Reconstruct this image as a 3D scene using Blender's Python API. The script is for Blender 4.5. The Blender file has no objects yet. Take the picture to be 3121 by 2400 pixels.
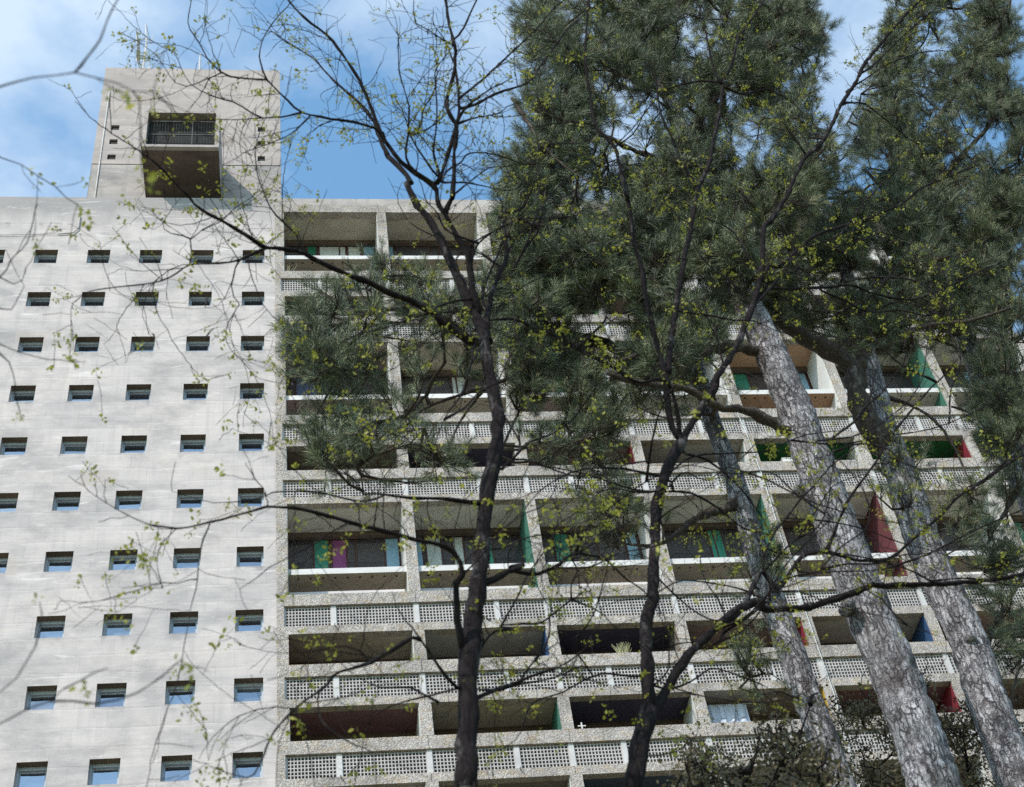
import bpy, math, random
import numpy as np
from mathutils import Vector, Matrix

sc = bpy.context.scene
COL = sc.collection
random.seed(7)
RNG = np.random.default_rng(11)

# ------------------------------------------------------------------ camera
GZ = 29.07                                   # height of the reference storey above the ground
CAM = np.array([1.7055, -40.01, -27.472 + GZ])
RR = np.array([[0.9893225, -0.08986614, -0.11473912],
               [-0.0117068, 0.73572675, -0.6771773],
               [0.14527195, 0.67128997, 0.72681899]])
FPX, CX, CY = 4700.85, 1560.5, 1200.0
cd = bpy.data.cameras.new("camera"); cam = bpy.data.objects.new("camera", cd); COL.objects.link(cam)
M = Matrix.Identity(4)
for i in range(3):
    M[i][0] = RR[0][i]; M[i][1] = -RR[1][i]; M[i][2] = -RR[2][i]; M[i][3] = CAM[i]
cam.matrix_world = M
cd.sensor_width = 36; cd.lens = FPX / 3121 * 36; cd.clip_end = 3000; cd.clip_start = 0.1
cd.dof.use_dof = True; cd.dof.focus_distance = 54; cd.dof.aperture_fstop = 2.6
sc.camera = cam

# ------------------------------------------------------------------ world and sun
SUN = Vector((-1.40, -1.73, 2.20)).normalized()
EL = math.asin(SUN.z)
w = bpy.data.worlds.new("World"); sc.world = w; w.use_nodes = True
nt = w.node_tree; nt.nodes.clear()
out = nt.nodes.new("ShaderNodeOutputWorld"); bg = nt.nodes.new("ShaderNodeBackground")
sky = nt.nodes.new("ShaderNodeTexSky"); sky.sky_type = 'NISHITA'; sky.sun_disc = False
sky.sun_elevation = EL; sky.sun_rotation = math.atan2(SUN.x, SUN.y)
sky.air_density = 1.0; sky.dust_density = 1.0; sky.ozone_density = 1.6
geo = nt.nodes.new("ShaderNodeTexCoord")
mp = nt.nodes.new("ShaderNodeMapping"); mp.inputs['Scale'].default_value = (1.0, 1.0, 1.9); mp.inputs['Location'].default_value = (0.35, 0.1, 0.55)
n1 = nt.nodes.new("ShaderNodeTexNoise"); n1.inputs['Scale'].default_value = 4.2; n1.inputs['Detail'].default_value = 7; n1.inputs['Roughness'].default_value = .58
rp = nt.nodes.new("ShaderNodeValToRGB"); rp.color_ramp.elements[0].position = .43; rp.color_ramp.elements[1].position = .66
rp.color_ramp.elements[1].color = (.85, .85, .85, 1)
mx = nt.nodes.new("ShaderNodeMix"); mx.data_type = 'RGBA'
mx.inputs[7].default_value = (4.1, 4.9, 5.8, 1)
tint = nt.nodes.new("ShaderNodeMix"); tint.data_type = 'RGBA'; tint.blend_type = 'MULTIPLY'; tint.inputs[0].default_value = 1
tint.inputs[7].default_value = (1.38, 1.80, 1.74, 1)
L = nt.links.new
L(geo.outputs['Generated'], mp.inputs[0]); L(mp.outputs[0], n1.inputs['Vector']); L(n1.outputs[0], rp.inputs[0])
L(sky.outputs[0], tint.inputs[6]); L(tint.outputs[2], mx.inputs[6]); L(rp.outputs[0], mx.inputs[0])
L(mx.outputs[2], bg.inputs[0]); L(bg.outputs[0], out.inputs[0]); bg.inputs[1].default_value = 0.15
sl = bpy.data.lights.new("sun", 'SUN'); sl.energy = 3.5; sl.angle = math.radians(.5); sl.color = (1, .915, .84)
so = bpy.data.objects.new("sun", sl); COL.objects.link(so); so.location = (-30, -60, 80)
so.rotation_euler = SUN.to_track_quat('Z', 'Y').to_euler()
sc.view_settings.view_transform = 'Standard'; sc.view_settings.look = 'None'
sc.view_settings.exposure = 0.35; sc.view_settings.gamma = 1
sc.render.engine = 'CYCLES'
sc.cycles.use_denoising = False
sc.cycles.max_bounces = 6; sc.cycles.diffuse_bounces = 4; sc.cycles.glossy_bounces = 2; sc.cycles.transparent_max_bounces = 4
sc.cycles.caustics_reflective = False; sc.cycles.caustics_refractive = False

# ------------------------------------------------------------------ projection helpers (photo pixel -> place)
def ray(u, v):
    return RR.T @ np.array([(u - CX) / FPX, (v - CY) / FPX, 1.0])
def at(u, v, Y):
    d = ray(u, v); t = (Y - CAM[1]) / d[1]
    return CAM + t * d
def mpp(p):                                   # metres per photo pixel at p
    return float((p - CAM) @ RR[2]) / FPX

# ------------------------------------------------------------------ mesh helpers
def mesh(name, V, F, mat=None, parent=None, smooth=False, mi=None):
    me = bpy.data.meshes.new(name)
    V = np.asarray(V, np.float32)
    if isinstance(F, np.ndarray):
        k = F.shape[1]; n = len(F)
        me.vertices.add(len(V)); me.vertices.foreach_set("co", V.ravel())
        me.loops.add(n * k); me.loops.foreach_set("vertex_index", F.astype(np.int32).ravel())
        me.polygons.add(n); me.polygons.foreach_set("loop_start", np.arange(0, n * k, k, dtype=np.int32))
        me.polygons.foreach_set("loop_total", np.full(n, k, np.int32))
        me.update(calc_edges=True)
    else:
        me.from_pydata(V.tolist(), [], F); me.update()
    if mat is not None:
        for m in (mat if isinstance(mat, (list, tuple)) else [mat]): me.materials.append(m)
    if mi is not None: me.polygons.foreach_set("material_index", np.asarray(mi, np.int32))
    if smooth: me.polygons.foreach_set("use_smooth", np.ones(len(me.polygons), bool))
    o = bpy.data.objects.new(name, me); COL.objects.link(o)
    if parent is not None: o.parent = parent
    return o
def link(name, me, parent, loc=(0, 0, 0)):
    o = bpy.data.objects.new(name, me); COL.objects.link(o); o.parent = parent; o.location = loc
    return o
def thing(name, label, cat, loc=(0, 0, 0), group=None):
    o = bpy.data.objects.new(name, None); COL.objects.link(o); o.location = loc
    return tag(o, label, cat, group)
def tag(o, label, cat, group=None):
    o["label"] = label; o["category"] = cat
    if group: o["group"] = group
    return o

class MB:
    def __init__(s): s.v = []; s.f = []; s.m = []; s.cur = 0
    def quad(s, a, b, c, d):
        i = len(s.v); s.v += [tuple(a), tuple(b), tuple(c), tuple(d)]; s.f.append((i, i + 1, i + 2, i + 3)); s.m.append(s.cur)
    def box(s, x0, x1, y0, y1, z0, z1):
        i = len(s.v)
        s.v += [(x0, y0, z0), (x1, y0, z0), (x1, y1, z0), (x0, y1, z0), (x0, y0, z1), (x1, y0, z1), (x1, y1, z1), (x0, y1, z1)]
        for q in ((0, 3, 2, 1), (4, 5, 6, 7), (0, 1, 5, 4), (1, 2, 6, 5), (2, 3, 7, 6), (3, 0, 4, 7)):
            s.f.append(tuple(i + k for k in q)); s.m.append(s.cur)
    def tube(s, pts, rad, n=6, cap=True, wob=0.0):
        pts = [np.asarray(p, float) for p in pts]; i0 = len(s.v)
        if len(pts) < 2: return
        t = pts[1] - pts[0]; t /= (np.linalg.norm(t) + 1e-9)
        a = np.cross(t, [0, 0, 1.]) if abs(t[2]) < .9 else np.cross(t, [1., 0, 0]); a /= np.linalg.norm(a)
        for k, p in enumerate(pts):
            q = pts[min(k + 1, len(pts) - 1)] - pts[max(k - 1, 0)]; L_ = np.linalg.norm(q)
            if L_ > 1e-9: t = q / L_
            a = a - t * (a @ t); a /= (np.linalg.norm(a) + 1e-9); b = np.cross(t, a)
            r = rad[k] if hasattr(rad, '__len__') else rad
            for j in range(n):
                an = 2 * math.pi * j / n
                rr = r * (1 + wob * (random.random() - .5)) if wob else r
                s.v.append(tuple(p + rr * (math.cos(an) * a + math.sin(an) * b)))
        for k in range(len(pts) - 1):
            for j in range(n):
                j2 = (j + 1) % n
                s.f.append((i0 + k * n + j, i0 + k * n + j2, i0 + (k + 1) * n + j2, i0 + (k + 1) * n + j)); s.m.append(s.cur)
        if cap:
            s.f.append(tuple(i0 + (len(pts) - 1) * n + j for j in range(n))); s.m.append(s.cur)
            s.f.append(tuple(i0 + j for j in reversed(range(n)))); s.m.append(s.cur)
    def build(s, name, mat, parent=None, smooth=False):
        return mesh(name, s.v, s.f, mat, parent, smooth, s.m)

# ------------------------------------------------------------------ materials
class NM:
    def __init__(s, name, rough=.8, spec=.3):
        s.m = bpy.data.materials.new(name); s.m.use_nodes = True; s.t = s.m.node_tree
        s.b = s.t.nodes['Principled BSDF']; s.b.inputs['Roughness'].default_value = rough
        s.b.inputs['Specular IOR Level'].default_value = spec
        g = s.t.nodes.new('ShaderNodeNewGeometry'); s.geo = g; s.pos = g.outputs['Position']
    def n(s, ty, ins=None, **kw):
        x = s.t.nodes.new(ty)
        for k, v in kw.items(): setattr(x, k, v)
        for k, v in (ins or {}).items():
            if isinstance(v, bpy.types.NodeSocket): s.t.links.new(v, x.inputs[k])
            else: x.inputs[k].default_value = v
        return x
    def mapc(s, scale=(1, 1, 1), rot=(0, 0, 0), loc=(0, 0, 0), v=None):
        return s.n('ShaderNodeMapping', {0: v or s.pos, 'Scale': scale, 'Rotation': rot, 'Location': loc}).outputs[0]
    def noise(s, sc_, v=None, detail=5, rough=.55, dist=0):
        return s.n('ShaderNodeTexNoise', {'Vector': v or s.pos, 'Scale': sc_, 'Detail': detail, 'Roughness': rough, 'Distortion': dist}).outputs[0]
    def ramp(s, fac, stops):
        r = s.n('ShaderNodeValToRGB', {0: fac}); e = r.color_ramp.elements
        while len(e) < len(stops): e.new(.5)
        for k, (p, c) in enumerate(stops):
            e[k].position = p; e[k].color = (c, c, c, 1) if not hasattr(c, '__len__') else (*c, 1)
        return r.outputs[0]
    def mix(s, a, b, f, mode='MIX'):
        x = s.n('ShaderNodeMix', data_type='RGBA', blend_type=mode)
        for k, v in ((0, f), (6, a), (7, b)):
            if isinstance(v, bpy.types.NodeSocket): s.t.links.new(v, x.inputs[k])
            elif k == 0: x.inputs[0].default_value = v
            else: x.inputs[k].default_value = (*v, 1)
        return x.outputs[2]
    def col(s, c):
        if isinstance(c, bpy.types.NodeSocket): s.t.links.new(c, s.b.inputs['Base Color'])
        else: s.b.inputs['Base Color'].default_value = (*c, 1)
    def bump(s, h, strength=.5, dist=.02):
        x = s.n('ShaderNodeBump', {'Height': h, 'Strength': strength, 'Distance': dist}); s.t.links.new(x.outputs[0], s.b.inputs['Normal'])

def m_boardconcrete(name, tone, row=.69, bw=1.6, line=.72, stain=1.0, streak=.3, under=0.0, top=None):
    k = NM(name, .9, .15)
    M_ = lambda op, a, b=0.0: k.n('ShaderNodeMath', {0: a, 1: b}, operation=op).outputs[0]
    sw = k.n('ShaderNodeSeparateXYZ', {0: k.pos}); X, Z = sw.outputs[0], sw.outputs[2]
    flat = k.n('ShaderNodeCombineXYZ', {0: X, 1: Z, 2: 0.0}).outputs[0]
    wob = k.noise(.45, flat, 9, .68); zz = M_('ADD', Z, M_('MULTIPLY', wob, .34))
    cbw = k.n('ShaderNodeCombineXYZ', {0: X, 1: zz, 2: 0.0}).outputs[0]
    br = k.n('ShaderNodeTexBrick', {'Vector': cbw, 'Scale': 1.0, 'Mortar Size': .012, 'Mortar Smooth': 1.0, 'Brick Width': bw, 'Row Height': row, 'Bias': 0.0,
             'Color1': (.86, .86, .87, 1), 'Color2': (1, 1, 1, 1), 'Mortar': (line, line, line, 1)}, offset=.37)
    band = M_('FRACT', M_('DIVIDE', zz, row)); band = k.ramp(band, [(0, .90), (.12, 1.0), (.86, .97), (.97, 1.12)])
    fine = k.noise(3.2, k.mapc((.18, 1, 9)), 6, .6, .3)
    base = k.mix(k.mix((1, 1, 1), br.outputs[0], k.ramp(k.noise(.7, flat, 6, .6), [(.38, .15), (.6, .9)])), band, .7, 'MULTIPLY')
    base = k.mix(base, k.ramp(fine, [(.32, .92), (.55, 1.02)]), .7, 'MULTIPLY')
    n1 = k.noise(.8, k.mapc((.35, 1, 1.2)), 9, .66, .5)
    c = k.mix(k.ramp(n1, [(.3, (tone[0] * .76, tone[1] * .78, tone[2] * .8)), (.48, tone), (.7, (tone[0] * 1.1, tone[1] * 1.08, tone[2] * 1.05))]), base, 1.0, 'MULTIPLY')
    dirt = k.ramp(k.noise(.55, k.mapc((.55, 1, 1.0), loc=(3, 0, 9)), 10, .7), [(.46, 0.0), (.62, .55 * stain)])
    sv = k.ramp(k.noise(1.0, k.mapc((3.2, 1, .14)), 8, .68), [(.48, 0.0), (.68, streak)])
    dk = M_('MAXIMUM', dirt, sv)
    if under:
        fx = M_('FRACT', M_('ADD', M_('DIVIDE', X, 2.1), .06)); fz = M_('FRACT', M_('DIVIDE', M_('SUBTRACT', 29.07 - .893, Z), 2.768))
        mk = M_('MULTIPLY', k.ramp(fx, [(.0, 0.0), (.06, 1.0), (.46, 1.0), (.54, 0.0)]), k.ramp(fz, [(0, 1.0), (.05, .75), (.2, 0.0)]))
        mk = M_('MULTIPLY', mk, k.ramp(k.noise(1.6, flat, 8, .7), [(.4, 0.0), (.62, under)])); dk = M_('MAXIMUM', dk, mk)
    if top is not None:
        tz = k.n('ShaderNodeMapRange', {0: M_('ADD', Z, M_('MULTIPLY', k.noise(1.1, k.mapc((1.4, 1, .5)), 8, .7), 2.2)), 1: top - .4, 2: top + 1.1, 3: 0.0, 4: .75}).outputs[0]; dk = M_('MAXIMUM', dk, tz)
    c = k.mix(c, (tone[0] * .48, tone[1] * .50, tone[2] * .52), dk)
    pat = k.n('ShaderNodeTexVoronoi', {'Vector': k.mapc((.5, 1, .9)), 'Scale': .55, 'Randomness': 1.0}, distance='CHEBYCHEV')
    pc = k.n('ShaderNodeSeparateColor', {0: pat.outputs['Color']}).outputs[0]
    patch = M_('MULTIPLY', k.ramp(pat.outputs['Distance'], [(.17, 1.0), (.19, 0.0)]), k.ramp(pc, [(.6, 0.0), (.62, .45)]))
    c = k.mix(c, (tone[0] * .80, tone[1] * .76, tone[2] * .71), patch)
    chalk = k.ramp(k.noise(1.3, k.mapc((.25, 1, 1.6), loc=(7, 0, 2)), 10, .72, 1.4), [(.585, 0.0), (.65, .55)])
    c = k.mix(c, (min(1, tone[0] * 1.3), min(1, tone[1] * 1.33), min(1, tone[2] * 1.35)), chalk)
    c = k.mix(c, k.ramp(k.noise(24, None, 4, .7), [(.3, .82), (.52, 1.0)]), .6, 'MULTIPLY')
    k.col(c); k.bump(k.mix(base, n1, .4), .5, .03)
    return k.m

def m_aggregate(name):
    k = NM(name, .85, .25)
    d = k.noise(9, None, 2); pv = k.n('ShaderNodeVectorMath', {0: k.pos, 1: k.n('ShaderNodeVectorMath', {0: d, 1: (.05, .05, .05)}, operation='MULTIPLY').outputs[0]}, operation='ADD').outputs[0]
    v = k.n('ShaderNodeTexVoronoi', {'Vector': pv, 'Scale': 22.0, 'Randomness': 1.0})
    cr = k.n('ShaderNodeSeparateColor', {0: v.outputs['Color']})
    c = k.ramp(cr.outputs[0], [(0, (.28, .24, .215)), (.28, (.37, .325, .295)), (.5, (.345, .32, .315)), (.72, (.43, .385, .355)), (1, (.53, .48, .45))])
    c = k.mix(c, (.15, .135, .125), k.ramp(v.outputs['Distance'], [(.5, 0.0), (.9, .7)]))
    lich = k.ramp(k.noise(1.9, k.mapc((1, 1, 2.2)), 7, .7), [(.5, 0.0), (.64, .7)])
    lich2 = k.ramp(k.noise(34, None, 3), [(.46, 0.0), (.56, 1.0)])
    c = k.mix(c, (.36, .23, .06), k.n('ShaderNodeMath', {0: lich, 1: lich2}, operation='MULTIPLY').outputs[0])
    c = k.mix(c, k.ramp(k.noise(.8, k.mapc((1, 1, .6)), 9, .7), [(.32, .62), (.58, 1.08)]), 1.0, 'MULTIPLY')
    k.col(c); k.bump(k.ramp(v.outputs['Distance'], [(0, 1.0), (.8, 0.0)]), .65, .025)
    return k.m

def m_paint(name, c, rough=.75, var=.22, spec=.3):
    k = NM(name, rough, spec)
    n1 = k.noise(1.1, k.mapc((.6, 1, 1.3)), 8, .6, .4)
    a = k.ramp(n1, [(.28, tuple(x * (1 - var) for x in c)), (.7, tuple(min(1, x * (1 + var * .4)) for x in c))])
    k.col(k.mix(a, k.ramp(k.noise(21, None, 4, .6), [(.3, .84), (.56, 1.0)]), .7, 'MULTIPLY')); k.bump(n1, .2, .01)
    return k.m

def m_glass(name, dark, tintc=(.72, .85, 1.0), f0=.34):
    k = NM(name, .5, .2); k.col(dark)
    gl = k.n('ShaderNodeBsdfGlossy', {'Color': (*tintc, 1), 'Roughness': .015})
    b = k.n('ShaderNodeBump', {'Height': k.noise(1.4, None, 2), 'Strength': .12, 'Distance': .05}); k.t.links.new(b.outputs[0], gl.inputs['Normal'])
    ms = k.n('ShaderNodeMixShader', {0: f0}); k.t.links.new(k.b.outputs[0], ms.inputs[1]); k.t.links.new(gl.outputs[0], ms.inputs[2])
    k.t.links.new(ms.outputs[0], k.t.nodes['Material Output'].inputs[0])
    return k.m

def m_pinebark():
    k = NM('pine_bark', .95, .15)
    V_ = lambda op, a, b: k.n('ShaderNodeVectorMath', {0: a, 1: b}, operation=op).outputs[0]
    nc = lambda sc_: k.n('ShaderNodeTexNoise', {'Vector': k.pos, 'Scale': sc_, 'Detail': 4.0}).outputs['Color']
    pv = V_('ADD', V_('ADD', k.pos, V_('MULTIPLY', nc(3.0), (.16, .16, .5))), V_('MULTIPLY', nc(13.0), (.075, .075, .16)))
    m1 = k.mapc((1, 1, .2), v=pv)
    v = k.n('ShaderNodeTexVoronoi', {'Vector': m1, 'Scale': 13.0}, feature='DISTANCE_TO_EDGE'); v2 = k.n('ShaderNodeTexVoronoi', {'Vector': m1, 'Scale': 13.0})
    v3 = k.n('ShaderNodeTexVoronoi', {'Vector': k.mapc((1, 1, .3), v=pv, loc=(2, 1, 4)), 'Scale': 30.0}, feature='DISTANCE_TO_EDGE')
    cc = k.n('ShaderNodeSeparateColor', {0: v2.outputs['Color']}).outputs[0]
    plate = k.ramp(cc, [(0, (.255, .238, .25)), (.5, (.315, .298, .31)), (1, (.42, .40, .42))])
    plate = k.mix(plate, k.ramp(k.noise(4.5, k.mapc((1, 1, .35)), 10, .74), [(.34, .3), (.48, 1.0), (.62, 1.75)]), .95, 'MULTIPLY')
    plate = k.mix(plate, k.ramp(k.noise(36, k.mapc((1, 1, .3)), 7, .78), [(.34, .45), (.56, 1.05)]), .8, 'MULTIPLY')
    mm = lambda a_, b_: k.n('ShaderNodeMath', {0: a_, 1: b_}, operation='MULTIPLY').outputs[0]
    f1 = mm(k.ramp(v.outputs[0], [(.0, 1.0), (.05, .8), (.15, 0.0)]), k.ramp(k.noise(3.6, None, 8, .74), [(.36, .2), (.56, 1.0)]))
    f2 = mm(k.ramp(v3.outputs[0], [(.0, .7), (.16, 0.0)]), k.ramp(k.noise(6, k.mapc(loc=(5, 5, 5)), 8, .72), [(.44, 0.0), (.62, 1.0)]))
    fis = k.n('ShaderNodeMath', {0: f1, 1: f2}, operation='MAXIMUM').outputs[0]
    c = k.mix(plate, (.04, .032, .036), fis)
    c = k.mix(c, (.10, .08, .078), k.ramp(k.noise(1.8, k.mapc((1, 1, .45)), 9, .74), [(.52, 0.0), (.64, .75)]))
    k.col(c); inv = k.n('ShaderNodeMath', {0: 1.0, 1: fis}, operation='SUBTRACT').outputs[0]
    k.bump(k.mix(inv, k.noise(28, k.mapc((1, 1, .4)), 7, .7), .4), 1.0, .06)
    return k.m
def m_darkbark(name, a, b, hi):
    k = NM(name, .95, .06)
    m1 = k.mapc((1, 1, .28)); n1 = k.noise(24, m1, 7, .68)
    c = k.ramp(n1, [(.3, a), (.62, b)])
    c = k.mix(c, hi, k.ramp(k.noise(5, k.mapc((1, 1, .5)), 6, .7), [(.56, 0.0), (.68, .8)]))  # pale noise patches paint lit spots onto the bark
    c = k.mix(c, (.05, .046, .02), k.ramp(k.noise(9, k.mapc(loc=(4, 2, 1)), 5, .7), [(.6, 0.0), (.68, .6)]))
    k.col(c); k.bump(n1, .9, .03)
    return k.m
def m_needles(name, lo, mid, hi):
    k = NM(name, .55, .35)
    c = k.ramp(k.geo.outputs['Random Per Island'], [(0, lo), (.55, mid), (.86, hi), (1, (hi[0] * 1.5, hi[1] * 1.2, hi[2] * .9))])
    c = k.mix(c, k.ramp(k.noise(1.2, None, 4), [(.35, (.62, .68, .7)), (.62, (1.25, 1.2, 1.05))]), 1.0, 'MULTIPLY')
    k.col(c)
    return k.m
def m_leaf(name, a, b, tr=.35):
    k = NM(name, .5, .3)
    c = k.ramp(k.geo.outputs['Random Per Island'], [(0, a), (1, b)]); k.col(c)
    tl = k.n('ShaderNodeBsdfTranslucent', {'Color': c}); ms = k.n('ShaderNodeMixShader', {0: tr})
    k.t.links.new(k.b.outputs[0], ms.inputs[1]); k.t.links.new(tl.outputs[0], ms.inputs[2]); k.t.links.new(ms.outputs[0], k.t.nodes['Material Output'].inputs[0])
    return k.m

CONC = m_boardconcrete('board_marked_concrete', (.52, .465, .452), under=.95, top=GZ + 27.9, streak=.3, stain=1.1, line=.62)
CONC2 = m_boardconcrete('weathered_parapet_concrete', (.40, .36, .34), row=.17, bw=4.0, stain=1.3, streak=.6)
TOWC = m_boardconcrete('smooth_tower_concrete', (.42, .365, .345), row=2.75, bw=9.0, line=.7, stain=.7, streak=.45)
AGG = m_aggregate('exposed_pebble_concrete')
LATM = m_paint('lattice_concrete', (.45, .42, .415), var=.25)
POSTM = m_paint('white_painted_concrete', (.53, .505, .50), var=.25)
WHITE = m_paint('white_paint', (.62, .59, .58), var=.2)
DARKB = m_paint('parapet_shade_board', (.045, .03, .028))
REV = m_paint('shaded_head_concrete', (.15, .115, .09), var=.5)  # heads of the window openings: shade put into a darker concrete colour
SOFF = m_paint('brown_soffit_concrete', (.125, .095, .08), var=.5)  # hood underside, browner and darker than the tower concrete
ALU = m_paint('painted_window_frame', (.40, .44, .50), rough=.5, var=.06)
GLASS = m_glass('window_glass', (.012, .014, .02), (.66, .72, .84), .36)
GLASS2 = m_glass('dusty_window_glass', (.07, .075, .08), (.64, .74, .9), .26)
GLASS3 = m_glass('dark_window_glass', (.008, .009, .012), (.62, .72, .9), .30)
LGLASS = m_glass('loggia_glass', (.05, .045, .05), (.8, .8, .95), .16)
BROWN = m_paint('brown_wood_frame', (.085, .035, .028))
LINTEL = m_paint('wood_wool_lintel', (.13, .095, .075), var=.4)
STEEL = m_paint('galvanised_steel', (.52, .54, .55), rough=.4, var=.2)
GRL = m_paint('dull_grille_metal', (.055, .058, .06), rough=.7)
BLACK = m_paint('unlit_black', (.012, .011, .011))  # near-black stands in for unlit depth behind openings
_pc = {}
def paint(c, rough=.75):
    key = tuple(round(x, 3) for x in c)
    if key not in _pc: _pc[key] = m_paint('paint_' + 'abcdefghijklmnopqrstuvwxyz'[len(_pc) % 26] + 'abcdefghijklmnopqrstuvwxyz'[len(_pc) // 26], c, rough)
    return _pc[key]

# ------------------------------------------------------------------ ground
k = NM('grass_ground', .95, .1)
k.col(k.ramp(k.noise(.6, None, 8, .7), [(.3, (.10, .11, .05)), (.6, (.2, .19, .11)), (.75, (.3, .27, .2))])); k.bump(k.noise(8, None, 6), .6, .05)
g = MB(); g.quad((-900, -900, 0), (900, -900, 0), (900, 900, 0), (-900, 900, 0)); o = g.build('ground', k.m); o["kind"] = 'structure'
o["label"] = 'grassy ground around the apartment block'

# ------------------------------------------------------------------ the apartment building
bld = thing('apartment_building', 'large raw concrete apartment block with square windows and deep coloured loggias', 'building')
def Zg(z): return z + GZ
WX0, WX1 = -20.0, 1.33
PC, PR, WW, WH = 2.1, 2.768, .904, .893
cols = list(range(-8, 1)); rows = list(range(-2, 10))
# wall of the stair block, a grid with openings and reveals
xs = [WX0]; 
for c in cols: xs += [c * PC, c * PC + WW]
xs.append(WX1)
zs = [Zg(-29.07)]
for r in rows: zs += [Zg(r * PR - WH), Zg(r * PR)]
zs.append(Zg(28.62))
wall = MB(); RD = .42
for i in range(len(xs) - 1):
    for j in range(len(zs) - 1):
        x0, x1, z0, z1 = xs[i], xs[i + 1], zs[j], zs[j + 1]
        if i % 2 == 1 and j % 2 == 1:
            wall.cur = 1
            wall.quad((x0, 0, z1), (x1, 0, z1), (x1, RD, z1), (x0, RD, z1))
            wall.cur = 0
            wall.quad((x0, 0, z0), (x0, RD, z0), (x1, RD, z0), (x1, 0, z0))
            wall.quad((x0, 0, z0), (x0, 0, z1), (x0, RD, z1), (x0, RD, z0))
            wall.quad((x1, 0, z0), (x1, RD, z0), (x1, RD, z1), (x1, 0, z1))
        else:
            wall.quad((x0, 0, z0), (x1, 0, z0), (x1, 0, z1), (x0, 0, z1))
wall.cur = 0
wall.quad((WX0, 0, zs[-1]), (WX1, 0, zs[-1]), (WX1, .5, zs[-1]), (WX0, .5, zs[-1]))
wall.quad((WX0, 0, 0), (WX0, 0, zs[-1]), (WX0, 20, zs[-1]), (WX0, 20, 0))
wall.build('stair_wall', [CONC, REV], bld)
body = MB(); body.box(WX0 + .01, 32.4, 1.95, 20, 0.01, Zg(28.2)); body.box(WX0 + .02, WX1 - .02, .6, 1.9, .02, Zg(28.1))
body.build('building_body', CONC, bld)
# windows: frame part, pane and catch as sub-parts
fm = MB(); fw = .055
fm.box(0, fw, RD - .15, RD, 0, WH); fm.box(WW - fw, WW, RD - .15, RD, 0, WH)
fm.box(fw, WW - fw, RD - .149, RD, 0, fw); fm.box(fw, WW - fw, RD - .149, RD, WH - .12, WH)
s2 = .04
fm.box(fw, fw + s2, RD - .06, RD - .004, fw, WH - .12); fm.box(WW - fw - s2, WW - fw, RD - .06, RD - .004, fw, WH - .12)
fm.box(fw + s2, WW - fw - s2, RD - .059, RD - .004, fw, fw + s2); fm.box(fw + s2, WW - fw - s2, RD - .059, RD - .004, WH - .16, WH - .12)
pm = MB(); pm.box(fw + s2, WW - fw - s2, RD - .035, RD - .02, fw + s2, WH - .16)
blm = MB(); blm.box(fw + s2, WW - fw - s2, RD + .02, RD + .03, fw, WH - .12)
f0 = p0 = None
for c in cols:
    for r in rows:
        loc = (c * PC, 0, Zg(r * PR - WH))
        if f0 is None:
            f0 = fm.build('window', ALU, bld); p0 = pm.build('pane', GLASS, f0); pg = [p0.data.copy(), p0.data.copy()]; pg[0].materials[0] = GLASS2; pg[1].materials[0] = GLASS3; f0.location = loc; fr = f0; pn = p0
        else:
            fr = link('window', f0.data, bld, loc); pn = link('pane', p0.data, fr)
        jit = .03
        if p0 is not pn:
            q_ = random.random()
            if q_ < .4:
                pn.data = pg[0 if q_ < .16 else 1]
        pn.rotation_euler = (random.uniform(-jit, jit) * .6, 0, random.uniform(-jit, jit) * .6)
bk = MB(); bk.box(WX0 + .02, WX1 - .02, RD + .05, RD + .1, .5, Zg(28)); bk.build('unlit_room_sheet', BLACK, bld)  # black sheet stands in for the unlit rooms behind the windows
dp = MB()
pts = [np.array([-6.81, -.06, Zg(27.19)]), np.array([-6.81, -.06, Zg(26.3)]), np.array([-7.0, -.06, Zg(26.0)]), np.array([-7.6, -.05, Zg(25.93)])]
dp.tube(pts, .028, 8); dp.tube([pts[-1], np.array([-14., -.04, Zg(25.7)])], .012, 6); dp.build('drain_pipe', LATM, bld)

# tower on the roof
TY = 1.25; ts = 1 + TY / 40.01
def onY(xp, zp, Y):   # point seen at (xp, zp) of the facade plane, moved to depth Y
    s = (Y + 40.01) / 40.01
    return 1.7055 + (xp - 1.7055) * s, -27.472 + (zp + 27.472) * s
tx0, tz1 = onY(-6.66, 39.3, TY); tx1, _ = onY(1.61, 39.3, TY)
_, seam = onY(0, 31.17, TY)
tw = MB()
def plane_holes(mb, x0, x1, z0, z1, Y, holes, rd):
    X = sorted({x0, x1, *[h[0] for h in holes], *[h[1] for h in holes]}); Z = sorted({z0, z1, *[h[2] for h in holes], *[h[3] for h in holes]})
    for i in range(len(X) - 1):
        for j in range(len(Z) - 1):
            cx, cz = (X[i] + X[i + 1]) / 2, (Z[j] + Z[j + 1]) / 2
            if any(h[0] < cx < h[1] and h[2] < cz < h[3] for h in holes): continue
            mb.quad((X[i], Y, Z[j]), (X[i + 1], Y, Z[j]), (X[i + 1], Y, Z[j + 1]), (X[i], Y, Z[j + 1]))
    for a, b, c, d in holes:
        mb.quad((a, Y, d), (b, Y, d), (b, Y + rd, d), (a, Y + rd, d)); mb.quad((a, Y, c), (a, Y + rd, c), (b, Y + rd, c), (b, Y, c))
        mb.quad((a, Y, c), (a, Y, d), (a, Y + rd, d), (a, Y + rd, c)); mb.quad((b, Y, c), (b, Y + rd, c), (b, Y + rd, d), (b, Y, d))
holes = []
for xa, xb in ((-6.03, -5.67), (.58, .91)):
    for za, zb in ((33.88, 34.28), (32.72, 33.12), (31.5, 31.9)):
        a, z0 = onY(xa, za, TY); b, z1 = onY(xb, zb, TY); holes.append((a, b, Zg(z0), Zg(z1)))
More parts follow.
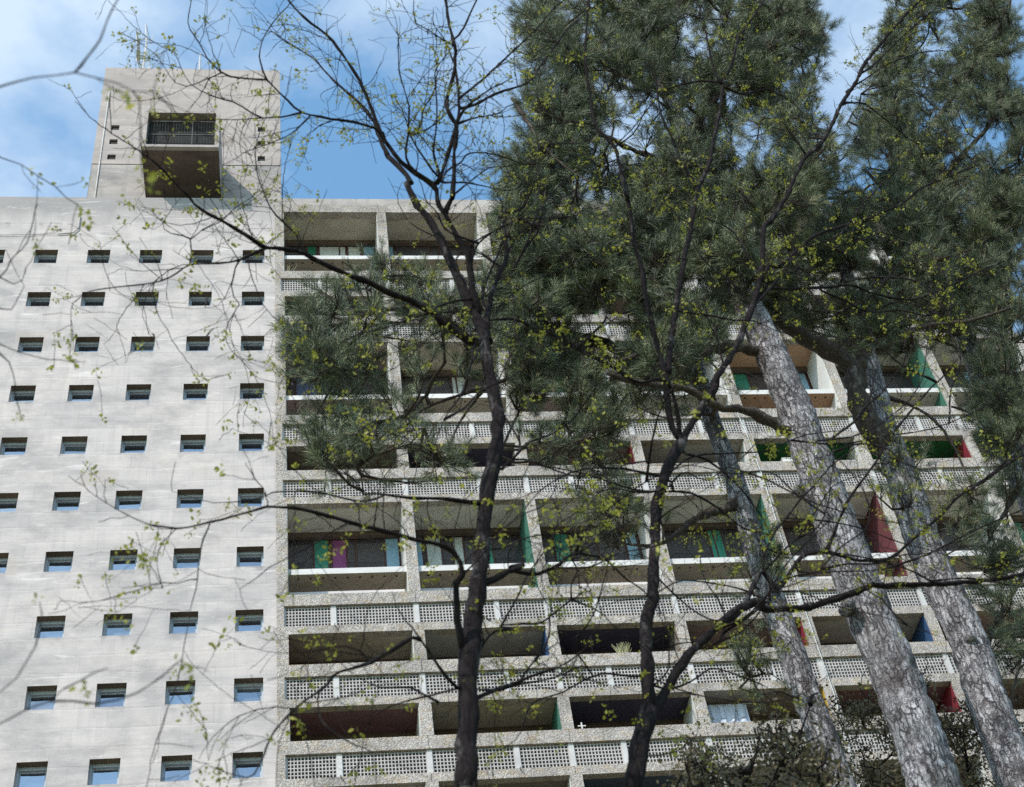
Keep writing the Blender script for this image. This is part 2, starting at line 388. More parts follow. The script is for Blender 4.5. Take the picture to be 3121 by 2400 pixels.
plane_holes(tw, tx0, tx1, Zg(seam), Zg(tz1), TY, holes, .4)
tb = MB(); yb = TY + .012
tb.quad((tx0, yb, Zg(27.9)), (tx1, yb, Zg(27.9)), (tx1, yb, Zg(seam) - .05), (tx0, yb, Zg(seam) - .05))
tw.quad((tx0, TY, Zg(seam)), (tx0, TY + .1, Zg(seam)), (tx1, TY + .1, Zg(seam)), (tx1, TY, Zg(seam)))
tb.quad((tx0, TY + .09, Zg(seam) - .05), (tx1, TY + .09, Zg(seam) - .05), (tx1, TY + .09, Zg(seam) + .01), (tx0, TY + .09, Zg(seam) + .01))
for x, fl in ((tx0, 0), (tx1, 1)):
    tw.quad((x, TY, Zg(27.9)), (x, TY, Zg(tz1)), (x, TY + 6, Zg(tz1)), (x, TY + 6, Zg(27.9)))
tw.quad((tx0, TY, Zg(tz1)), (tx1, TY, Zg(tz1)), (tx1, TY + 6, Zg(tz1)), (tx0, TY + 6, Zg(tz1)))
tw.quad((tx0, TY + 6, Zg(27.9)), (tx0, TY + 6, Zg(tz1)), (tx1, TY + 6, Zg(tz1)), (tx1, TY + 6, Zg(27.9)))
towo = tw.build('roof_tower', TOWC, bld); tb.build('tower_base', CONC2, towo)
for a, b, c, d in holes:
    v = MB(); v.box(a + .004, b - .004, TY + .09, TY + .11, c + .004, d - .004); vo = v.build('vent_shade_panel', BLACK, towo)  # black panel stands in for the darkness inside the vent
    v = MB(); v.box(a + .004, b - .004, TY + .03, TY + .06, c + .03, c + .05); v.build('vent_sill', STEEL, towo)
# projecting concrete hood with its mesh grille
BF = -1.73
hx0, _ = onY(-4.61, 32, BF); hx1, _ = onY(-1.17, 32, BF)
_, hz0 = onY(0, 32.58, BF); _, hz1 = onY(0, 35.57, BF); hz0 = Zg(hz0); hz1 = Zg(hz1)
hd = MB(); t_ = .17
hd.box(hx0, hx1, BF, TY + .005, hz1 - t_, hz1); hd.cur = 0
hd.box(hx0, hx0 + t_, BF, TY + .005, hz0 + t_, hz1 - t_); hd.box(hx1 - t_, hx1, BF, TY + .005, hz0 + t_, hz1 - t_)
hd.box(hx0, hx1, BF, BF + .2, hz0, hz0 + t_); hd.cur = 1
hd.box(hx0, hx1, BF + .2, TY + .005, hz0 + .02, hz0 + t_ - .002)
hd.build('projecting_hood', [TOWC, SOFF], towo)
hb = MB(); hb.box(hx0 + t_, hx1 - t_, BF + .5, BF + .52, hz0 + t_, hz1 - t_); hb.build('hood_shade_panel', BLACK, towo)  # black board stands in for the unlit hollow of the hood
gr = MB(); a, b, c, d = hx0 + t_ + .03, hx1 - t_ - .03, hz0 + t_, hz1 - t_ - .35; yg = BF + .22
for x in (a, a + (b - a) * .66, b): gr.box(x - .025, x + .025, yg, yg + .05, c, d)
for z in (c + (d - c) * .52, d): gr.box(a, b, yg + .003, yg + .047, z - .03, z + .03)
n = 24
for i in range(1, n): gr.box(a + (b - a) * i / n - .004, a + (b - a) * i / n + .004, yg + .02, yg + .028, c, d)
n = 20
for i in range(1, n): gr.box(a, b, yg + .03, yg + .038, c + (d - c) * i / n - .004, c + (d - c) * i / n + .004)
gr.build('hood_grille', GRL, towo)
cdt = MB(); x, _ = onY(-6.35, 30, TY); cdt.box(x, x + .05, TY - .05, TY, Zg(29), Zg(39.1)); cdt.build('conduit', POSTM, towo)

# loggia facade
FL = 2.894; B1 = .28; BAY = 4.41; P0 = 1.52; NB = 7; FY = -.05; D = 1.7; PW = .19
px = [P0 + i * BAY for i in range(NB + 1)]
# voids: (first storey, storeys)
voids = [(-2, 1), (-1, 1), (0, 1), (1, 1), (2, 2), (4, 1), (5, 2), (7, 1), (8, 2)]
def vb(f): return B1 + f * FL
# parapet of roof
rp_ = MB(); rp_.box(px[0] - PW + .02, px[-1] + PW, -.004, .4, Zg(28.10), Zg(28.62)); rp_.build('roof_parapet', CONC2, bld)
tbm = MB(); tbm.box(px[0] - PW + .01, px[-1] + PW, FY, .35, Zg(27.58), Zg(28.095)); tbm.build('roof_beam', AGG, bld)
ew = MB(); ew.box(px[-1] + PW - .02, px[-1] + PW + .05, .5, 20, 0, Zg(28.1)); ew.build('end_wall', CONC, bld)
# pillars: one per line
for i, x in enumerate(px):
    m = MB()
    for f, n in voids:
        z0, z1 = Zg(vb(f)), Zg(vb(f + n - 1) + 1.24)
        m.box(x - PW, x + PW, FY + .002, D + .1, z0 + .012, z1 - (.0 if f + n < 10 else .0))
        if i == 0:
            m.box(x - PW, x - PW + .24, FY + .003, .3, Zg(vb(f - 1) + 1.24) if f > -2 else Zg(-8), z0)
    m.box(x - PW, x + PW, FY, D + .1, 0, Zg(vb(-2) - 1.65))
    m.build('pillar', AGG, bld)
lowb = MB(); lowb.box(px[0], px[-1], .25, 1.9, 0, Zg(vb(-2) - 1.7)); lowb.build('lower_wall', CONC, bld)

def lattice_mesh(x0, x1, z0, z1, y0, y1):
    m = MB(); bw = .033; n = max(2, round((x1 - x0) / .108)); ps = (x1 - x0) / n; pz = .127
    for i in range(n + 1): m.box(x0 + i * ps - bw / 2, x0 + i * ps + bw / 2, y0, y1, z0, z1)
    z = z1 - .02
    while z > z0:
        for i in range(n): m.box(x0 + i * ps + bw / 2, x0 + (i + 1) * ps - bw / 2, y0 + .003, y1 - .003, max(z0, z - bw), z)
        z -= pz
    return m
proto = {}
for par in (0, 1):
    mu = 1.67 if par == 0 else 2.70
    b = MB(); z0 = 0
    b.box(.008, BAY - .008, FY, .24, 0, .325)                       # thin beam, z=0 is its foot
    b.box(.008, BAY - .008, FY - .004, .24, 1.18, 1.652)            # handrail beam
    b.cur = 1; b.box(.02, BAY - .02, .19, .23, .326, 1.179)  # added dark board: stops light, its brown stands in for the balcony's shade
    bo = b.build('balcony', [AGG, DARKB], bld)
    l1 = lattice_mesh(.10, mu - .095, .327, 1.176, FY + .10, FY + .19).build('lattice_screen', LATM, bo)
    l2 = lattice_mesh(mu + .095, BAY - .10, .327, 1.176, FY + .10, FY + .19).build('lattice_screen', LATM, bo)
    p = MB(); p.box(mu - .085, mu + .085, FY + .06, FY + .18, .327, 1.178); p1 = p.build('screen_post', POSTM, bo)
    p = MB(); p.box(-.085, .085, FY + .06, FY + .18, .327, 1.178); p2 = p.build('screen_post', POSTM, bo)
    d_ = MB(); d_.tube([(mu + .02, FY + .1, .3), (mu + .02, FY - .16, .29)], .022, 6); d1 = d_.build('drain_spout', STEEL, bo)
    proto[par] = (bo, [l1, l2, p1, p2, d1])
used = set()
def balcony(bay, z):
    par = bay % 2; bo, ch = proto[par]
    loc = (px[bay], 0, Zg(z))
    if par not in used: used.add(par); bo.location = loc; return bo
    o = bo.copy(); COL.objects.link(o); o.parent = bld; o.location = loc
    for c in ch: q = c.copy(); COL.objects.link(q); q.parent = o
    return o

G_OL = (.45, .405, .33); G_LT = (.60, .57, .52); NAVY = (.07, .066, .115); MAUVE = (.34, .25, .24); MAR = (.21, .115, .12)
GREY = (.42, .415, .40); DBRN = (.22, .18, .15); GRN = (.025, .16, .055); SLATE = (.075, .095, .14); ORB = (.48, .30, .19); PLUM = (.30, .19, .22)
RED = (.19, .02, .03); BLU = (.03, .075, .18); GSIDE = (.045, .15, .11); YEL = (.45, .28, .03); WHT = (.62, .61, .59); PINK = (.125, .035, .04)
ceil = {8: [G_OL, G_OL, G_LT, G_OL, G_LT, G_OL, G_LT], 7: [SLATE, DBRN, GREY, MAUVE, DBRN, GREY, G_OL],
        5: [MAUVE, G_OL, MAUVE, G_LT, ORB, G_LT, G_LT], 4: [DBRN, NAVY, PLUM, GREY, GRN, GRN, GREY],
        2: [G_LT] * 7, 1: [G_OL, GREY, NAVY, MAUVE, (.5, .48, .455), MAUVE, GREY], 0: [MAR, G_OL, NAVY, (.3, .27, .25), MAR, DBRN, GREY],
        -1: [SLATE, DBRN, SLATE, GREY, GREY, MAUVE, GREY], -2: [GREY] * 7}
side = {8: [WHT, WHT, WHT, WHT, WHT, WHT, WHT], 7: [WHT, WHT, GSIDE, RED, PINK, WHT, WHT], 5: [WHT, WHT, WHT, WHT, WHT, GSIDE, WHT], 4: [DBRN, WHT, RED, WHT, WHT, RED, WHT],
        2: [WHT, GSIDE, WHT, GSIDE, PINK, WHT, WHT], 1: [WHT, BLU, DBRN, RED, BLU, WHT, RED], 0: [WHT, GSIDE, WHT, YEL, RED, WHT, WHT], -1: [WHT] * 7, -2: [WHT] * 7}
TEAL = (.045, .23, .16); LBLU = (.25, .40, .52); PURP = (.27, .08, .2); DGRN = (.02, .16, .09); CREAM = (.55, .56, .52); DK = (.06, .05, .055)
doors = {2: [[(.23, .36, TEAL), (.385, .52, PURP), (.86, .985, LBLU)], [(.02, .10, LBLU), (.13, .27, CREAM), (.37, .47, CREAM), (.63, .73, TEAL)], [(.2, .34, TEAL), (.86, .97, LBLU)], [(.55, .68, TEAL), (.9, .98, DK)], [(.1, .2, DK), (.8, .95, LBLU)], [(.42, .58, TEAL)], [(.2, .35, TEAL)]],
         8: [[(.25, .35, DGRN), (.38, .67, CREAM), (.69, .83, CREAM), (.86, .985, LBLU)], [(.02, .1, LBLU), (.13, .5, DK)], [(.6, .72, TEAL)], [(.2, .3, TEAL)], [(.5, .6, LBLU)], [(.3, .45, TEAL)], [(.2, .3, LBLU)]],
         5: [[(.1, .3, (.1, .12, .2))], [(.55, .7, CREAM)], [(.5, .6, TEAL)], [(.35, .5, TEAL)], [(.16, .34, TEAL), (.8, .97, LBLU)], [(.3, .42, TEAL)], [(.5, .6, LBLU)]]}
ym = D + .05
for f, n in voids:
    zb, zt = vb(f), vb(f + n - 1) + 1.24
    for bay in range(NB):
        bo = balcony(bay, zt if f + n < 10 else zt)
        if f + n >= 10:                                             # the top loggia: the roof beam closes it
            for c in list(bo.children): bpy.data.objects.remove(c)
            bpy.data.objects.remove(bo); bo = None
        root = bo
        xa, xb = px[bay] + PW, px[bay + 1] - PW
        L_ = lambda mb, nm, mt: None
        ox, oz = (px[bay], Zg(zt)) if root is not None else (0, 0)
        par = root if root is not None else bld
        def put(mb, nm, mt):
            o = mb.build(nm, mt, par)
            if root is not None: o.location = (-ox, 0, -oz)
            return o
        m = MB(); m.box(xa - .03, xb + .03, .245, D + .2, Zg(zt) + .045, Zg(zt) + .30); put(m, 'ceiling', paint(ceil[f][bay]))
        m = MB(); m.box(xb - .018, xb - .002, FY + .08, D, Zg(zb) + .02, Zg(zt) + .04); put(m, 'side_wall', paint(side[f][bay]))
        m = MB(); m.box(xa + .002, xa + .018, FY + .08, D, Zg(zb) + .02, Zg(zt) + .04); put(m, 'side_wall', paint(side[f][bay - 1]))
        m = MB(); m.box(xa + .02, xb - .02, D - .2, D - .02, Zg(zt) - .16, Zg(zt) + .044); put(m, 'lintel', LINTEL)
        m = MB(); m.box(xa, xb, .25, D + .2, Zg(zb) - 1.34, Zg(zb) - 1.26); put(m, 'balcony_floor', LATM)
        if n == 1:
            m = MB(); m.box(xa, xb, D + .02, D + .06, Zg(zb) - 1.2, Zg(zt) + .04); put(m, 'glazing', LGLASS)
            m = MB()
            for q in (.02, .3, .62, .98): m.box(xa + (xb - xa) * q - .03, xa + (xb - xa) * q + .03, D - .02, D + .019, Zg(zb) - 1.2, Zg(zt) - .17)
            put(m, 'window_frame', BROWN)
        else:
            zs_ = zb + 1.24
            m = MB(); m.box(xa + .02, xb - .02, .10, 1.02, Zg(zs_) - .24, Zg(zs_)); m.cur = 1
            m.box(xa + .021, xb - .021, .104, 1.016, Zg(zs_) - .244, Zg(zs_) - .239)
            for q in range(9):
                X = xa + .35 + (xb - xa - .7) * q / 8
                m.cur = 2; m.box(X - .03, X + .03, .28, .34, Zg(zs_) - .26, Zg(zs_) - .243)
            put(m, 'sunshade_slab', [WHITE, paint(ceil[f][bay] if f == 5 else (.42, .365, .30)), BLACK])
            m = MB(); m.box(xa, xb, D - .04, D + .01, Zg(zs_ - 1.0), Zg(zs_) + .72); put(m, 'spandrel', WHITE)
            zg0, zg1 = Zg(zs_) + .75, Zg(zt) - .165
            m = MB(); m.box(xa, xb, D + .02, D + .06, zg0, zg1 + .2); put(m, 'glazing', LGLASS)
            m = MB(); W_ = xb - xa
            qs = sorted({.005, .995, .6, *[q for d0 in doors[f][bay] for q in d0[:2]]})
            for q in qs: m.box(xa + W_ * q - .025, xa + W_ * q + .025, D - .03, D + .019, zg0, zg1)
            m.box(xa, xb, D - .034, D + .015, zg0 - .02, zg0 + .07)
            put(m, 'window_frame', BROWN)
            for q0, q1, cc in doors[f][bay]:
                m = MB(); m.box(xa + W_ * q0 + .026, xa + W_ * q1 - .026, D - .015, D + .018, zg0 + .07, zg1 - .03)
                if cc in (PURP, CREAM):
                    m = MB(); nn = 22; X = np.linspace(xa + W_ * q0 + .03, xa + W_ * q1 - .03, nn)
                    for q in range(nn - 1):
                        m.quad((X[q], D + .008 - .012 * (q % 2), zg0 + .07), (X[q + 1], D - .004 + .012 * (q % 2), zg0 + .07), (X[q + 1], D - .004 + .012 * (q % 2), zg1 - .03), (X[q], D + .008 - .012 * (q % 2), zg1 - .03))
                    put(m, 'curtain', paint(cc))
                else: put(m, 'door_panel', paint(cc, .5))
if any(True for _ in ()): pass

# ------------------------------------------------------------------ things on the building
def ant_point(u, v, Y): return at(u, v, Y)
an = thing('tv_antenna', 'tall aerial mast with side aerial and crossed dipoles on the roof tower', 'antenna', tuple(at(440, 206, TY + .6)))
base = np.array(an.location)
def A_(u, v): return at(u, v, TY + .6) - base
m = MB(); m.tube([A_(436, 215), A_(447, 132)], [.07, .06], 6); m.tube([A_(447, 132), A_(444, 74)], [.045, .035], 6); m.build('mast', POSTM, an)
m = MB(); m.tube([A_(416, 107), A_(420, 150), A_(416, 190)], .035, 5)
for q in np.linspace(0, 1, 13):
    p = A_(416 + 3 * math.sin(q * 3), 110 + q * 78); m.tube([p + np.array([0, -.35, .06]), p + np.array([.12, .35, -.06])], .02, 4)
m.tube([A_(420, 169), A_(442, 169)], .02, 5); m.build('side_aerial', POSTM, an)
m = MB(); m.tube([A_(431, 118), A_(465, 124)], .028, 5); m.tube([A_(432, 105), A_(431, 122)], .026, 4); m.tube([A_(465, 106), A_(464, 123)], .026, 4)
m.tube([A_(437, 122) + np.array([0, -.4, 0]), A_(460, 114) + np.array([0, .4, 0])], .014, 4); m.build('dipole', STEEL, an)
an2 = thing('rod_antenna', 'short white rod aerial right of the tall mast', 'antenna', tuple(at(608, 212, TY + .6))); base = np.array(an2.location)
m = MB(); m.tube([A_(608, 214), A_(609, 184)], .05, 8); m.build('rod_base', POSTM, an2)
m = MB(); m.tube([A_(609, 184), A_(611, 163)], [.045, .03], 6); m.build('rod', POSTM, an2)
an3 = thing('lightning_rod', 'thin low metal rod close beside the tall aerial mast', 'lightning rod', tuple(at(453, 208, TY + .5))); base = np.array(an3.location)
m = MB(); m.tube([A_(453, 212), A_(453, 193)], .03, 5); m.build('rod', STEEL, an3)
m = MB(); m.box(-.08, .08, -.08, .08, -.3, -.02); m.build('base', STEEL, an3)
# satellite dish on the top balcony
sd = thing('satellite_dish', 'white oval satellite dish on the top left loggia balcony', 'satellite dish', (5.42, -.15, Zg(23.42)))
m = MB(); nn = 20
vs = [(0, .06, .42)]; fs = []
for rr, yy in ((.5, .045), (1, 0)):
    for j in range(nn): vs.append((.12 * rr * math.cos(2 * math.pi * j / nn), yy, .42 + .22 * rr * math.sin(2 * math.pi * j / nn)))
for j in range(nn):
    j2 = (j + 1) % nn; fs.append((0, 1 + j, 1 + j2)); fs.append((1 + j, 1 + nn + j, 1 + nn + j2, 1 + j2))
bk_ = len(vs); vs += [(x, y + .03, z) for x, y, z in vs]; fs += [tuple(bk_ + q for q in reversed(f_)) for f_ in list(fs)]
for j in range(nn): j2 = (j + 1) % nn; fs.append((1 + nn + j, bk_ + 1 + nn + j, bk_ + 1 + nn + j2, 1 + nn + j2))
mesh('reflector', vs, fs, WHITE, sd, True)
m = MB(); m.tube([(0, .1, 0), (0, .1, .42)], .02, 6); m.tube([(0, .0, .2), (0, -.25, .35)], .012, 5); m.build('stand', STEEL, sd)
bx = thing('white_planter', 'small white box on the handrail of a green ceilinged loggia', 'planter', (20.45, .0, Zg(vb(4))))
m = MB(); m.box(-.22, .22, -.04, .18, 0, .15); m.box(-.24, .24, -.05, .19, .15, .19); m.build('box', WHITE, bx)
cr = thing('white_marker', 'thin white cross standing on the handrail beneath a navy ceiling', 'cross', (10.79, .0, Zg(vb(0))))
m = MB(); m.box(-.02, .02, -.02, .02, 0, .26); m.build('post', WHITE, cr); m = MB(); m.box(-.13, .13, -.018, .018, .12, .15); m.build('crossbar', WHITE, cr)
sh = thing('hung_sheet', 'pale blue white sheet hanging in a loggia behind the pines', 'sheet', (15.75, .55, Zg(vb(0))))
m = MB(); nn = 26; X = np.linspace(-.75, .7, nn)
for q in range(nn - 1):
    ya, yb_ = (.06 * math.sin(q * 1.1) + .03 * math.sin(q * 2.7), .06 * math.sin((q + 1) * 1.1) + .03 * math.sin((q + 1) * 2.7))
    for z0, z1 in ((0, .55), (.55, 1.1)): m.quad((X[q], ya, z0), (X[q + 1], yb_, z0), (X[q + 1], yb_ * .6, z1), (X[q], ya * .6, z1))
m.build('cloth', m_paint('sheet_cloth', (.55, .58, .68), var=.15), sh); m = MB(); m.tube([(-.95, .02, 1.12), (.9, .02, 1.12)], .012, 5); m.build('line', STEEL, sh)
cb = thing('facade_cable', 'thin slack grey cable hanging down the loggia pillars', 'cable', (0, 0, 0))
m = MB(); cp = []
for u, v in ((2212, 1180), (2275, 1320), (2327, 1460), (2394, 1680), (2430, 1790), (2480, 1935), (2541, 2112), (2620, 2400), (2660, 2560)): cp.append(at(u, v, -.14))
m.tube(cp, .013, 5); m.build('cable', STEEL, cb)
def dryplant(name, label, loc, h, n, mat):
    t = thing(name, label, 'plant', loc); m = MB()
    for i in range(n):
        a = random.uniform(0, 6.28); s = random.uniform(.2, 1); L1 = h * random.uniform(.6, 1.1)
        p = np.array([random.uniform(-.2, .2), .05, 0]); q = p + np.array([math.cos(a) * s * h * .5, math.sin(a) * s * h * .3, L1]); md = (p + q) / 2 + np.array([random.uniform(-.03, .03), 0, .04])
        m.tube([p, md, q], [.012, .009, .005], 4)
    m.build('stems', mat, t); return t
STRAW = m_leaf('dry_stem', (.28, .27, .12), (.5, .48, .3), .2)
dryplant('dry_plant', 'wiry pale green plant growing on the handrail under a navy ceiling', (12.6, 0, Zg(vb(1))), .48, 46, STRAW)
dryplant('dry_plant', 'sparse dry stalk in the corner of the top left balcony', (1.95, .05, Zg(vb(8))), .55, 7, STRAW)

# ------------------------------------------------------------------ trees
PB = m_pinebark(); PBD = m_darkbark('pine_limb_bark_shaded', (.024, .018, .016), (.082, .066, .057), (.21, .19, .175))  # limb bark: shade of the crown darkened into its colour
LB = m_darkbark('locust_bark_shaded', (.006, .0045, .005), (.024, .019, .02), (.11, .10, .10))  # dark bark, deepened further so its colour carries the shade
TWG = m_darkbark('locust_twig_bark', (.010, .007, .007), (.028, .021, .02), (.08, .065, .055))
NEED = m_needles('pine_needles', (.02, .028, .02), (.092, .120, .080), (.29, .325, .225))
LEAF = m_leaf('young_leaf', (.17, .18, .025), (.38, .36, .045), .42)
SLEAF = m_leaf('shrub_leaf', (.035, .032, .015), (.17, .135, .075), .15)
PODM = m_paint('dry_pod', (.03, .018, .018)); CONEM = m_paint('pine_cone', (.03, .022, .018))
BUD = m_leaf('pine_bud', (.45, .36, .22), (.6, .5, .34), .1)

FR = {'p': (0, 0, 1), 'd': (0, 0, .7001), '1': (200, 0, 2.71), '2': (0, 600, 2.4), '3': (0, 1200, 2.4), '4': (0, 1750, 2.4278), '5': (820, 560, 2.71), '6': (820, 1180, 2.71), '7': (820, 1780, 2.71),
      '8': (1520, 1780, 2.71), 'a': (2320, 1780, 2.71), 'b': (1520, 1180, 2.71), 'c': (2320, 1180, 2.71), 'e': (1520, 560, 2.71), 'f': (2320, 560, 2.71), 'g': (1000, 0, 2.71), 'h': (1600, 0, 2.71), 'i': (2320, 0, 2.71)}
def px_(s):
    """'5:10,20 30,40 6:7,8' -> photo pixels; 'k:' names the frame the numbers were read in"""
    o = []; ox, oy, q = 0, 0, 1
    for tk in s.split():
        if ':' in tk: ky, tk = tk.split(':'); ox, oy, q = FR[ky]
        x, y = tk.split(','); o.append((ox + float(x) / q, oy + float(y) / q))
    return o

def smooth_path(P, n):
    P = np.asarray(P, float)
    if len(P) < 3: 
        t = np.linspace(0, 1, n)[:, None]; return P[0] * (1 - t) + P[-1] * t
    d = np.r_[0, np.cumsum(np.linalg.norm(np.diff(P[:, :3], axis=0), axis=1))]; t = np.linspace(0, d[-1], n)
    # Catmull-Rom
    T = np.vstack([2 * P[0] - P[1], P, 2 * P[-1] - P[-2]]); outp = []
    for x in t:
        i = min(max(np.searchsorted(d, x) - 1, 0), len(P) - 2); u = (x - d[i]) / (d[i + 1] - d[i] + 1e-9)
        p0, p1, p2, p3 = T[i], T[i + 1], T[i + 2], T[i + 3]
        outp.append(.5 * (2 * p1 + (p2 - p0) * u + (2 * p0 - 5 * p1 + 4 * p2 - p3) * u * u + (3 * p1 - p0 - 3 * p2 + p3) * u ** 3))
    return np.array(outp)

class Tree:
    def __init__(s, Y): s.Y = Y; s.nodes = []; s.uv = []; s.lat = MB(); s.trunk = MB(); s.twig = MB(); s.leaf = []; s.pods = MB(); s.br = []
    def attach(s, u, v):
        if not s.uv: return s.Y
        a = np.array(s.uv); i = np.argmin(((a - (u, v)) ** 2).sum(1)); return s.nodes[i][1]
    def limb(s, spec, w0, w1, dY=0.0, mb=None, n=7, wob=.12, Y0=None, seg=.22, power=1.0):
        uv = px_(spec); y0 = s.attach(*uv[0]) if Y0 is None else Y0
        cum = [0]
        for a, b in zip(uv, uv[1:]): cum.append(cum[-1] + math.hypot(b[0] - a[0], b[1] - a[1]))
        if Y0 is None and s.uv:
            a_ = np.array(s.uv); i_ = int(np.argmin(((a_ - uv[0]) ** 2).sum(1))); g_ = math.dist(a_[i_], uv[0])
            if 5 < g_ < 70: uv = [tuple(a_[i_])] + uv; cum = [0] + [q + g_ for q in cum]
        P = []
        for (u, v), c in zip(uv, cum):
            t = c / cum[-1]; p = at(u, v, y0 + dY * t)
            P.append([*p, .5 * (w0 + (w1 - w0) * t ** power) * mpp(p)])
        P = np.array(P); Ln = np.linalg.norm(np.diff(P[:, :3], axis=0), axis=1).sum()
        Q = smooth_path(P, max(4, int(Ln / seg)))
        Q[:, 3] = np.clip(Q[:, 3], .003, None)
        jit = RNG.normal(0, 1, (len(Q), 3)) * Q[:, 3:4] * wob; jit[0] = 0; Q[:, :3] += jit
        (mb or s.lat).tube(Q[:, :3], Q[:, 3] * (1 + wob * RNG.normal(0, .8, len(Q))), n, wob=wob)
        for q in Q:
            s.nodes.append(q[:3]); d = RR @ (q[:3] - CAM); s.uv.append((CX + FPX * d[0] / d[2], CY + FPX * d[1] / d[2]))
        s.br.append(Q); return Q
    # zigzag twig with side twigs and leaf clusters
    def grow(s, p, d, length, r, lvl, leafp, up=.1):
        step = .085 if lvl < 2 else .065; n = max(3, int(length / step)); pts = [p]; d = d / np.linalg.norm(d)
        nrm = np.cross(d, RNG.normal(size=3)); nrm /= np.linalg.norm(nrm); sg = 1; curve = RNG.normal(0, .05, 3)
        for i in range(n):
            d = d + nrm * sg * .20 + curve + RNG.normal(0, .07, 3) + np.array([0, 0, up * .12]); d /= np.linalg.norm(d); sg = -sg
            p = p + d * step * RNG.uniform(.8, 1.2); pts.append(p)
            if lvl > 0 and i > 0 and RNG.random() < (.30 if lvl > 1 else .20):
                sd_ = d * .55 + nrm * sg * 1.0 + RNG.normal(0, .35, 3)
                s.grow(p, sd_, length * RNG.uniform(.25, .55) * (1 - .4 * i / n), r * .55, lvl - 1, leafp, up)
            elif RNG.random() < leafp * .30: s.leaf.append((p, d))
            if RNG.random() < .004: s.pod(p)
        rad = np.linspace(r, max(.0022, r * .3), len(pts)); rad[::2] *= 1.12
        s.twig.tube(pts, rad, 5 if r > .008 else 4, cap=False)
        if RNG.random() < leafp: s.leaf.append((pts[-1], d))
    def pod(s, p):
        h = RNG.uniform(.06, .10); a = RNG.normal(0, .02, 3); s.pods.tube([p, p + np.array([0, 0, -.02]) + a, p + np.array([0, 0, -h * .6]) + a * 1.5, p + np.array([0, 0, -h]) + a * 2.2], [.002, .006, .009, .002], 5)
    def twigs(s, Q, per_m, Lr, r0, leafp, lvl=2, start=.1, up=.1, side=None):
        Ls = np.r_[0, np.cumsum(np.linalg.norm(np.diff(Q[:, :3], axis=0), axis=1))]
        for t in RNG.uniform(Ls[-1] * start, Ls[-1], RNG.poisson(per_m * Ls[-1] * (1 - start))):
            i = min(np.searchsorted(Ls, t), len(Q) - 1); j = max(i - 1, 0); tg = Q[i, :3] - Q[j, :3]
            if np.linalg.norm(tg) < 1e-6: continue
            tg /= np.linalg.norm(tg); o = np.cross(tg, RNG.normal(size=3)); o /= np.linalg.norm(o); o[1] *= .7
            s.grow(Q[i, :3], tg * RNG.uniform(.3, .9) + o + np.array([0, 0, .15]), RNG.uniform(*Lr), min(r0, Q[i, 3] * .6), lvl, leafp, up)
        tg = Q[-1, :3] - Q[-2, :3]; s.grow(Q[-1, :3], tg, RNG.uniform(*Lr), max(.004, Q[-1, 3] * .9), lvl, leafp, up)
def leaf_mesh(spots, size, nl=(5, 10), spread=.035):
    V = []; 
    for p, d in spots:
        n = RNG.integers(*nl); big = RNG.uniform(.6, 1.35); ax = RNG.normal(size=3); ax[2] -= .6; ax /= np.linalg.norm(ax)
        for k in range(n):
            c = p + ax * spread * big * (k / n) * 2.2 + RNG.normal(0, spread * .42 * big, 3); a = RNG.normal(size=3); a /= np.linalg.norm(a)
            b = np.cross(a, RNG.normal(size=3)); b /= np.linalg.norm(b); s1 = size * big * RNG.uniform(.7, 1.25); w1 = s1 * .5
            V += [c - a * s1, c - a * s1 * .3 + b * w1, c + a * s1 * .5 + b * w1 * .85, c + a * s1, c + a * s1 * .5 - b * w1 * .85, c - a * s1 * .3 - b * w1]
    V = np.array(V); F = np.arange(len(V)).reshape(-1, 6); return V, F

def inpoly(x, y, poly):
    r = np.zeros(len(x), bool); j = len(poly) - 1
    for i in range(len(poly)):
        xi, yi = poly[i]; xj, yj = poly[j]
        c = ((yi > y) != (yj > y)) & (x < (xj - xi) * (y - yi) / (yj - yi + 1e-9) + xi); r ^= c; j = i
    return r
def nz(x, y, s, seed):
    r = np.random.default_rng(seed); v = np.zeros_like(x)
    for k in range(5):
        a = r.uniform(0, 6.28, 2); f = s * r.uniform(.6, 1.7); v += np.sin(f * (x * math.cos(a[0]) + y * math.sin(a[0])) + a[1] * 3)
    return v / 5
def locust(name, label, tree, base, extra=1.0):
    t = thing(name, label, 'tree', tuple(base)); off = np.array(base)
    def sub(mb, nm, mt, sm=True):
        if mb.v: mb.v = [tuple(np.array(v) - off) for v in mb.v]; return mb.build(nm, mt, t, sm)
    tr = sub(tree.trunk, 'trunk', LB); nv = len(tree.lat.v); tree.lat.v += tree.twig.v; tree.lat.f += [tuple(q + nv for q in f) for f in tree.twig.f]; tree.lat.m += [1] * len(tree.twig.f)
    sub(tree.lat, 'branches', [LB, TWG])
    if tree.pods.v: sub(tree.pods, 'seed_pods', PODM)['kind'] = 'stuff'
    LP = np.array([q[0] for q in tree.leaf]); LN = nz(LP[:, 0], LP[:, 2] + .7 * LP[:, 1], 3.2, 77)
    tree.leaf = [q for q, m_ in zip(tree.leaf, LN) if m_ > -.12]
    V, F = leaf_mesh(tree.leaf, .0175, (6, 13), .046); mesh('crown', V - off, F, LEAF, t)
    return t

